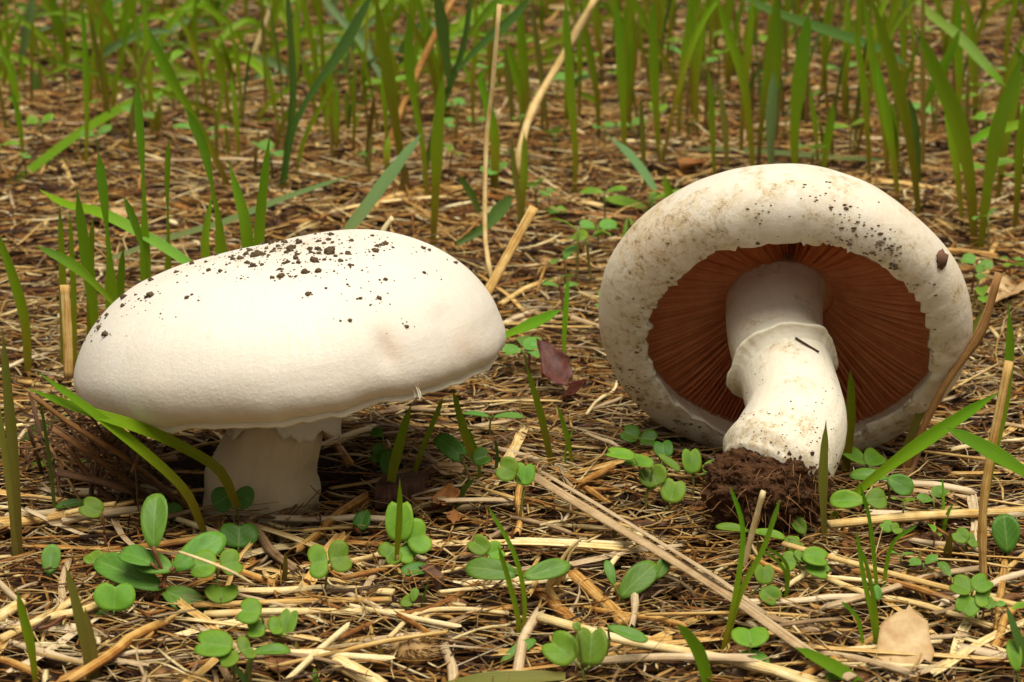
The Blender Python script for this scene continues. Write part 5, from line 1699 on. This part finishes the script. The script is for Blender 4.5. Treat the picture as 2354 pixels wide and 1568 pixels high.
for _ in range(50):
    spots.append(G(random.uniform(-60, 1230), random.uniform(-40, 330)))
for _ in range(30):
    spots.append(G(random.uniform(-40, 2400), random.uniform(-110, 20)))
used = set()
for p in spots:
    k = random.randrange(len(sp_))
    o = sp_[k] if k not in used else copy_tree(sp_[k])
    used.add(k)
    o.location = (p.x, p.y, float(gh(p.x, p.y)))
    s = random.uniform(.7, 1.15)
    o.scale = (s, s, s)
    o.rotation_euler = (0, 0, random.gauss(0, .5))
    zone = 'far behind the domed mushroom' if p.x < -.02 else ('behind the gap between the mushrooms' if p.x < .05 * (p.y + .6) / .6 else 'in the stand behind the overturned mushroom')
    hh = LOOKS[k][1] * s
    lab = ('low ' if hh < .04 else ('tall ' if hh > .07 else 'mid-high ')) + LOOKS[k][0] + ' grass seedling with brown sheath ' + zone
    tag(o, lab, 'grass', lab)
for k, o in enumerate(sp_):
    if k not in used:
        for c in list(o.children): bpy.data.objects.remove(c)
        bpy.data.objects.remove(o)
# unseen beyond the top of the picture the stand goes on as one mass
mb = MB()
for k in range(3000):
    d = 1.05 + 1.25 * random.random() ** 1.15
    x, y = random.uniform(-.75, .75), d - .6
    if d < 1.30 and random.random() < .45:
        continue
    low = x < .05 and random.random() < .5
    h = random.uniform(.008, .035) if low else random.uniform(.03, .085)
    l_ = random.gauss(0, .045 if low else .018)
    blade(mb, [Vector((x, y, 0)), Vector((x + l_ * random.uniform(.1, .6), y, h * .55)), Vector((x + l_, y, h))], random.uniform(.0022, .004), random.choice(['lance', 'strap']), facing_for(0), .2, 6, (random.uniform(0, .2), random.uniform(.4, .9)))
tag(mb.build('distant_grass', 'blade', None, None), 'far mass of green grass beyond the stand', 'grass', kind='stuff')

# ------------------------------------------------------------------ broad-leaved seedlings
def plant(label, base, node, leaves, kind='heart', mat='cot', stem='stemlet', group=None, sw=9, name='seedling', dYn=0.0):
    """leaves: (bx,by, tx,ty, width, tilt) measured; tilt = how far the leaf faces the viewer, degrees"""
    b = G(*base)
    root = thing(name, label, 'seedling', b, group)
    nd = A(node[0], node[1], b.y + dYn)
    mb = MB()
    mid = b.lerp(nd, .5) + Vector((random.uniform(-.0008, .0008), 0, 0))
    r = sw * .5 * mpp(b)
    tube(mb, spline([b + Vector((0, 0, -.002)), mid, nd], 9), lambda t: r * (1 - .25 * t), 7, 1, (0, 1))
    mb.build('stem', stem, root, b)
    for lf in leaves:
        bx, by, tx, ty, w, tilt = lf[:6]
        lk = lf[6] if len(lf) > 6 else kind
        lm = lf[7] if len(lf) > 7 else mat
        P0 = A(bx, by, nd.y - .0010)
        m = mpp(P0)
        tl = math.radians(tilt)
        nn = (Vector((0, 0, 1)) * math.cos(tl) + Vector((0, -1, 0)) * math.sin(tl))
        nn = (nn + Vector((random.uniform(-.12, .12), 0, 0))).normalized()
        u_, v_ = (tx - bx) * m, -(ty - by) * m
        wv = -(u_ * nn.dot(VR) + v_ * nn.dot(VU)) / nn.dot(VF)
        tipv = P0 + VR * u_ + VU * v_ + VF * wv
        mb = MB()
        # measured width lies in the picture; across the leaf it may be foreshortened
        ax = (tipv - P0).normalized()
        sdv = ax.cross(nn).normalized()
        fore = math.sqrt(sdv.dot(VR) ** 2 + sdv.dot(VU) ** 2)
        leaf(mb, P0, tipv, w * m / max(.35, fore), nn, lk, random.uniform(.05, .2), (random.uniform(0, .4), random.uniform(.5, 1)), random.uniform(.05, .2))
        lo = mb.build('cotyledon', lm, root, b)
        sm = lo.modifiers.new('thick', 'SOLIDIFY'); sm.thickness = .0002; sm.offset = -1
        if (P0 - nd).length > .0012:
            mb = MB()
            tube(mb, spline([nd, nd.lerp(P0, .5) + Vector((0, 0, -.0004)), P0 + ax * (.04 * (tipv - P0).length)], 5), r * .6, 6, 1, (.7, 1))
            mb.build('petiole', stem, root, b)
    return root

O = 'oval'
plant('large oval-leaved seedling with six thick leaves before the domed mushroom', (340, 1400), (380, 1322),
      [(352, 1262, 350, 1134, 66, 50), (372, 1352, 206, 1290, 66, 35), (398, 1308, 303, 1285, 52, 38), (396, 1308, 512, 1232, 66, 45), (374, 1352, 480, 1405, 58, 35), (350, 1295, 270, 1268, 44, 20)], O, 'cot_oval', 'stem_red', sw=15)
plant('single yellow-green notched leaf on a short stalk under the large oval seedling', (246, 1450), (260, 1412), [(262, 1408, 262, 1338, 96, 55), ], sw=7)
plant('small yellowish leaf peeping behind the large oval seedling', (222, 1330), (228, 1300), [(228, 1300, 200, 1272, 44, 30)], O, 'cot')
plant('tiny yellow-green folded bud beside the notched leaf', (250, 1440), (232, 1420), [(232, 1424, 222, 1402, 22, 50), (232, 1424, 244, 1404, 18, 40)], 'heart', 'cot')
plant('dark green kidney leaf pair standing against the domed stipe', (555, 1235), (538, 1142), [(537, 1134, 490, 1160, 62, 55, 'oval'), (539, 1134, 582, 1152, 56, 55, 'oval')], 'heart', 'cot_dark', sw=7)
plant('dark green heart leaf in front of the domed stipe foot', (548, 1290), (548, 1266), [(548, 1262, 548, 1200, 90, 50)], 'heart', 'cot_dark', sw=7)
plant('bright three-leaved notched sprout beside the large oval seedling', (492, 1410), (498, 1330), [(500, 1300, 436, 1298, 62, 35), (505, 1302, 556, 1290, 62, 40), (492, 1330, 490, 1328, 4, 40)], sw=7)
plant('low notched leaf under the bright three-leaved sprout', (520, 1420), (508, 1372), [(508, 1388, 505, 1346, 78, 22)], sw=6)
plant('notched light green pair with upper leaf in the front litter', (605, 1500), (606, 1432), [(602, 1412, 545, 1402, 56, 35), (612, 1448, 565, 1446, 40, 30), (618, 1446, 648, 1440, 42, 30), (652, 1468, 668, 1400, 44, 45)], sw=8)
plant('big light green notched pair at the front of the litter', (545, 1600), (540, 1500), [(538, 1488, 442, 1478, 58, 32), (545, 1496, 500, 1520, 56, 30), (552, 1500, 580, 1488, 60, 32)], sw=10)
plant('narrow grey-green leaf seedling beside the big notched pair', (578, 1590), (578, 1510), [(578, 1498, 668, 1492, 22, 18)], O, 'cot_oval', sw=18)
plant('round-lobed two-leaved sprout alone before the domed mushroom', (732, 1400), (752, 1295), [(756, 1290, 706, 1296, 76, 45), (754, 1288, 808, 1278, 74, 45)], sw=7)
plant('tall bilobed sprout with three leaves pierced by a slender blade', (885, 1340), (912, 1262), [(918, 1250, 918, 1148, 66, 62), (932, 1245, 988, 1225, 84, 55), (915, 1260, 880, 1285, 58, 40), (915, 1262, 958, 1282, 48, 40)], sw=8)
plant('dark flat leaf seedling at the foot of the bilobed sprout', (945, 1345), (925, 1312), [(915, 1316, 988, 1306, 30, 25)], O, 'cot_dark', sw=6)
plant('small bilobed leaf over the spreading oval pair', (1120, 1350), (1118, 1285), [(1122, 1272, 1080, 1240, 46, 45), (1120, 1276, 1158, 1262, 46, 45)], sw=6)
plant('spreading oval-leaved pair with long grey-green leaves', (1192, 1420), (1196, 1325), [(1192, 1318, 1068, 1302, 52, 42), (1202, 1326, 1312, 1298, 44, 40)], O, 'cot_oval', sw=8)
plant('slim bilobed sprout leaning by the end of the long grey stalk', (1192, 1222), (1206, 1120), [(1190, 1090, 1142, 1070, 58, 55), (1202, 1118, 1210, 1062, 48, 55)], sw=8)
plant('cluster of three notched leaves in front of the overturned cap', (1485, 1200), (1490, 1120), [(1462, 1052, 1390, 1038, 26, 18), (1504, 1070, 1436, 1056, 30, 18), (1512, 1120, 1492, 1072, 66, 50)], sw=8)
plant('double-lobed leaf on a curved stalk in front of the overturned cap', (1500, 1205), (1536, 1162), [(1540, 1158, 1556, 1100, 58, 52)], sw=7)
plant('small upright folded leaf beside the double-lobed leaf', (1545, 1160), (1520, 1060), [(1512, 1042, 1562, 1080, 18, 30)], O, 'cot', sw=6)
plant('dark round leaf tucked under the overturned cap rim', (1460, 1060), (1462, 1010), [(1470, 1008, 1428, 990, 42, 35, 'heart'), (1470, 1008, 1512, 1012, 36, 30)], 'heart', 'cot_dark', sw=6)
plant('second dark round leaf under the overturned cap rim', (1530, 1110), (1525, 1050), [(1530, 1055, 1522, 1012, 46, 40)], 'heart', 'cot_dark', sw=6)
plant('mid green notched leaf touching the overturned stipe', (1590, 1150), (1592, 1090), [(1592, 1092, 1588, 1028, 46, 55), (1618, 1090, 1652, 1066, 36, 50)], sw=7)
plant('thick oval leaf with small companion beside the tan stub', (1440, 1410), (1425, 1370), [(1424, 1372, 1510, 1296, 60, 48), (1412, 1345, 1395, 1288, 24, 50)], O, 'cot_oval', sw=9)
plant('small round leaf peeping out behind the thick oval leaf', (1530, 1370), (1512, 1335), [(1508, 1330, 1535, 1286, 32, 50)], O, 'cot_oval', sw=6)
plant('large heart-leaved pair in the front litter', (1350, 1600), (1340, 1538), [(1322, 1520, 1256, 1470, 76, 45), (1355, 1535, 1362, 1440, 78, 58), (1330, 1450, 1322, 1430, 20, 50)], sw=10)
plant('oval leaf on a slim stalk beside the large heart-leaved pair', (1390, 1560), (1402, 1470), [(1396, 1438, 1488, 1468, 26, 28)], O, 'cot_oval', sw=9)
plant('low grey-green leaf pair in the front litter by the twin needle', (1235, 1540), (1190, 1500), [(1150, 1522, 1232, 1470, 26, 35)], O, 'cot_oval', sw=8)
plant('low notched leaf behind the blunt front blade', (1728, 1560), (1726, 1478), [(1728, 1490, 1726, 1446, 88, 22)], sw=9)
plant('grey-green flat leaf beneath the low notched leaf', (1725, 1560), (1722, 1530), [(1690, 1510, 1770, 1518, 32, 22)], O, 'cot_oval', sw=7)
plant('two stacked notched leaves beside the forked needle sprout', (1700, 1400), (1750, 1345), [(1756, 1346, 1758, 1296, 46, 50), (1748, 1355, 1790, 1384, 46, 42)], sw=6)
plant('folded leaf sprout close under the soil clod', (1830, 1290), (1812, 1262), [(1836, 1240, 1806, 1262, 36, 40), (1806, 1262, 1846, 1244, 36, 42)], sw=6)
plant('clustered small notched leaves beside the arching needle sprout', (1836, 1370), (1838, 1300), [(1832, 1298, 1794, 1290, 46, 35), (1836, 1290, 1852, 1276, 42, 35), (1842, 1276, 1908, 1286, 40, 35), (1850, 1300, 1908, 1318, 36, 32)], sw=7)
plant('narrow leaf sprout lying in front of the soil clod', (1722, 1300), (1725, 1235), [(1722, 1218, 1646, 1206, 18, 25), (1726, 1218, 1804, 1232, 18, 22)], O, 'cot', sw=6)
plant('small pointed leaf beside the soil clod', (1805, 1260), (1838, 1228), [(1850, 1228, 1826, 1188, 34, 50)], O, 'cot', sw=6)
plant('oval leaf pair in the shade beside the overturned stipe', (2010, 1110), (1990, 1066), [(1990, 1066, 1940, 1026, 36, 30), (1990, 1066, 2030, 1044, 50, 30)], O, 'cot', sw=6)
plant('long leaf with round leaf spreading beside the overturned foot', (2035, 1190), (2040, 1098), [(2042, 1096, 1955, 1088, 30, 25), (2040, 1098, 2096, 1128, 48, 48)], O, 'cot_oval', sw=7)
plant('veined pair of leaves on a forked stalk beside the flat olive blade', (2000, 1280), (1998, 1190), [(1988, 1150, 1908, 1150, 42, 40), (1990, 1150, 2040, 1146, 50, 42)], O, 'cot', sw=7)
plant('soft notched sprout behind the soil heap', (2222, 1290), (2222, 1255), [(2225, 1245, 2196, 1222, 40, 40), (2222, 1248, 2246, 1240, 36, 40)], sw=7)
plant('dark oval leaf bent over at the side of the litter', (2330, 1300), (2316, 1270), [(2316, 1272, 2312, 1182, 66, 62)], O, 'cot_dark', sw=7)
plant('two-tiered notched sprout beside the papery leaf', (2250, 1460), (2232, 1370), [(2236, 1358, 2186, 1340, 46, 32), (2236, 1356, 2280, 1332, 44, 35), (2236, 1370, 2206, 1412, 56, 45), (2240, 1368, 2276, 1376, 54, 45)], sw=8)
plant('tiny curled bud on a pink stalk beside the jointed straw', (2030, 1270), (2050, 1222), [(2050, 1222, 2028, 1200, 30, 40), (2050, 1222, 2072, 1212, 28, 40)], 'heart', 'cot', 'stem_red', sw=6)
plant('round leaf on a forked red stem beside the chunky straw', (245, 1280), (240, 1230), [(238, 1180, 182, 1158, 46, 42)], 'heart', 'cot', 'stem_red', sw=8)
plant('dark narrow leaf behind the round leaf on the red stem', (165, 1205), (165, 1170), [(215, 1152, 130, 1160, 18, 28)], O, 'cot_dark', sw=7)
plant('bluish upright notched leaf with a bitten edge', (118, 1345), (118, 1318), [(112, 1322, 118, 1252, 46, 58)], O, 'cot_far', sw=7)
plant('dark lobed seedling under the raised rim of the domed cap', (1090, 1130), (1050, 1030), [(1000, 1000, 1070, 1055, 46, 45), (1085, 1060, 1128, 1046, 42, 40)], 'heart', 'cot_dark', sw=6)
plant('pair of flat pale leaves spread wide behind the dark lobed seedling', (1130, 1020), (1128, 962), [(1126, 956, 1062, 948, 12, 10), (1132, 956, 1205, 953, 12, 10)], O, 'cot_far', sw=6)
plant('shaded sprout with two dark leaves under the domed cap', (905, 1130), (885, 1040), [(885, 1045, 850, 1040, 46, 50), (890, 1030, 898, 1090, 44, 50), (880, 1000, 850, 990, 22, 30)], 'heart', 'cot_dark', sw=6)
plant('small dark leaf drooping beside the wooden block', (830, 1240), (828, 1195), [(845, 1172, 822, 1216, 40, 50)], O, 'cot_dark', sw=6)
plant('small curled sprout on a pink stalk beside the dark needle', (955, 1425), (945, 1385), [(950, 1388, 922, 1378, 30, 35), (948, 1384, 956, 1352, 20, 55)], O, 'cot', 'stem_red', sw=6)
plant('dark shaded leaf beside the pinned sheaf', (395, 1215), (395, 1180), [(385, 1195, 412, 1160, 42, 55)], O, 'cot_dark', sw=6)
plant('tiny red-stemmed sprout with blue-grey leaves beside the papery leaf', (2022, 1440), (2020, 1385), [(2020, 1382, 2016, 1345, 20, 60)], O, 'cot_far', 'stem_red', sw=6)
plant('green lobed leaf in the right front corner', (2345, 1600), (2335, 1540), [(2340, 1545, 2330, 1470, 36, 55)], O, 'cot', sw=8)
plant('small round leaf pair under the front blade by the papery leaf', (1920, 1600), (1920, 1560), [(1925, 1570, 1895, 1558, 30, 35), (1920, 1565, 1945, 1550, 28, 35)], sw=7)
# behind, between the mushrooms
plant('flat leafy seedling in the gap before the far grass', (1490, 505), (1490, 475), [(1488, 478, 1392, 452, 26, 18), (1494, 476, 1510, 432, 20, 35), (1496, 472, 1602, 462, 22, 15), (1500, 455, 1592, 432, 16, 18)], O, 'cot', sw=9)
plant('tiny bright bud sprout in the gap between the mushrooms', (1278, 510), (1278, 488), [(1278, 490, 1258, 476, 20, 35), (1278, 490, 1300, 476, 20, 35)], 'heart', 'cot', sw=6)
plant('thin drooping two-leaved sprout in the gap between the mushrooms', (1447, 570), (1444, 520), [(1442, 500, 1432, 556, 8, 60), (1446, 498, 1466, 540, 8, 60)], O, 'cot', sw=5)

def far_proto(k):
    root = thing('seedling', '', 'seedling', (0, 0, 0))
    h = random.uniform(.010, .026)
    mb = MB()
    tube(mb, spline([Vector((0, 0, -.002)), Vector((random.uniform(-.001, .001), 0, h * .5)), Vector((0, 0, h))], 5), .00045, 6, 1, (0, 1))
    mb.build('stem', random.choice(['stemlet', 'stem_red']), root)
    kd = 'heart' if k % 2 else 'oval'
    FL.append(('low ' if h < .015 else ('leggy ' if h > .021 else 'small ')) + ('notched-leaf' if k % 2 else 'oval-leaf') + (' pale' if k % 3 else ' bright') + ' seedling')
    a0 = random.uniform(-.6, .6)
    for s in (0, math.pi):
        L = random.uniform(.005, .008) if kd == 'heart' else random.uniform(.008, .012)
        d = Vector((math.cos(a0 + s), math.sin(a0 + s), random.uniform(-.1, .3))).normalized()
        mb = MB()
        b = Vector((0, 0, h)) + d * .0005
        leaf(mb, b, b + d * L, L * (1.05 if kd == 'heart' else .45), Vector((0, -.25, 1)), kd, .15, (0, 1), .2)
        mb.build('cotyledon', 'cot_far' if k % 3 else 'cot', root)
    return root
FL = []
fp = [far_proto(k) for k in range(8)]
used = set()
for q in range(148):
    if q < 110:
        px, py = random.uniform(-40, 2400), random.uniform(-20, 470)
    elif q < 132:
        px, py = random.choice([random.uniform(1170, 1420), random.uniform(2200, 2400)]), random.uniform(450, 900)
    else:
        px, py = random.uniform(1900, 2380), random.uniform(1180, 1540)
    p = G(px, py)
    if (abs(p.x - OBASE.x) < .03 and p.y < .09) or (abs(p.x - DB.x) < .06 and p.y < .06):
        continue
    k = random.randrange(8)
    o = fp[k] if k not in used else copy_tree(fp[k])
    used.add(k)
    o.location = (p.x, p.y, float(gh(p.x, p.y)))
    s = random.uniform(.7, 1.15) if q < 132 else random.uniform(.4, .6)
    o.scale = (s, s, s)
    o.rotation_euler = (random.uniform(-.15, .15), random.uniform(-.15, .15), random.uniform(0, 6.28))
    if q < 110:
        lab = FL[k] + (' far behind the domed mushroom' if px < 1000 else (' behind the gap between the mushrooms' if px < 1420 else ' in the stand behind the overturned mushroom'))
        tag(o, lab, 'seedling', lab)
    elif q < 132:
        tag(o, 'small two-leaved seedling on the litter beside the mushroom caps', 'seedling', 'two-leaved seedlings beside the caps')
    else:
        tag(o, 'tiny two-leaved seedling in the straw near the soil heap', 'seedling', 'tiny seedlings near the soil heap')
for k, o in enumerate(fp):
    if k not in used:
        for c in list(o.children): bpy.data.objects.remove(c)
        bpy.data.objects.remove(o)
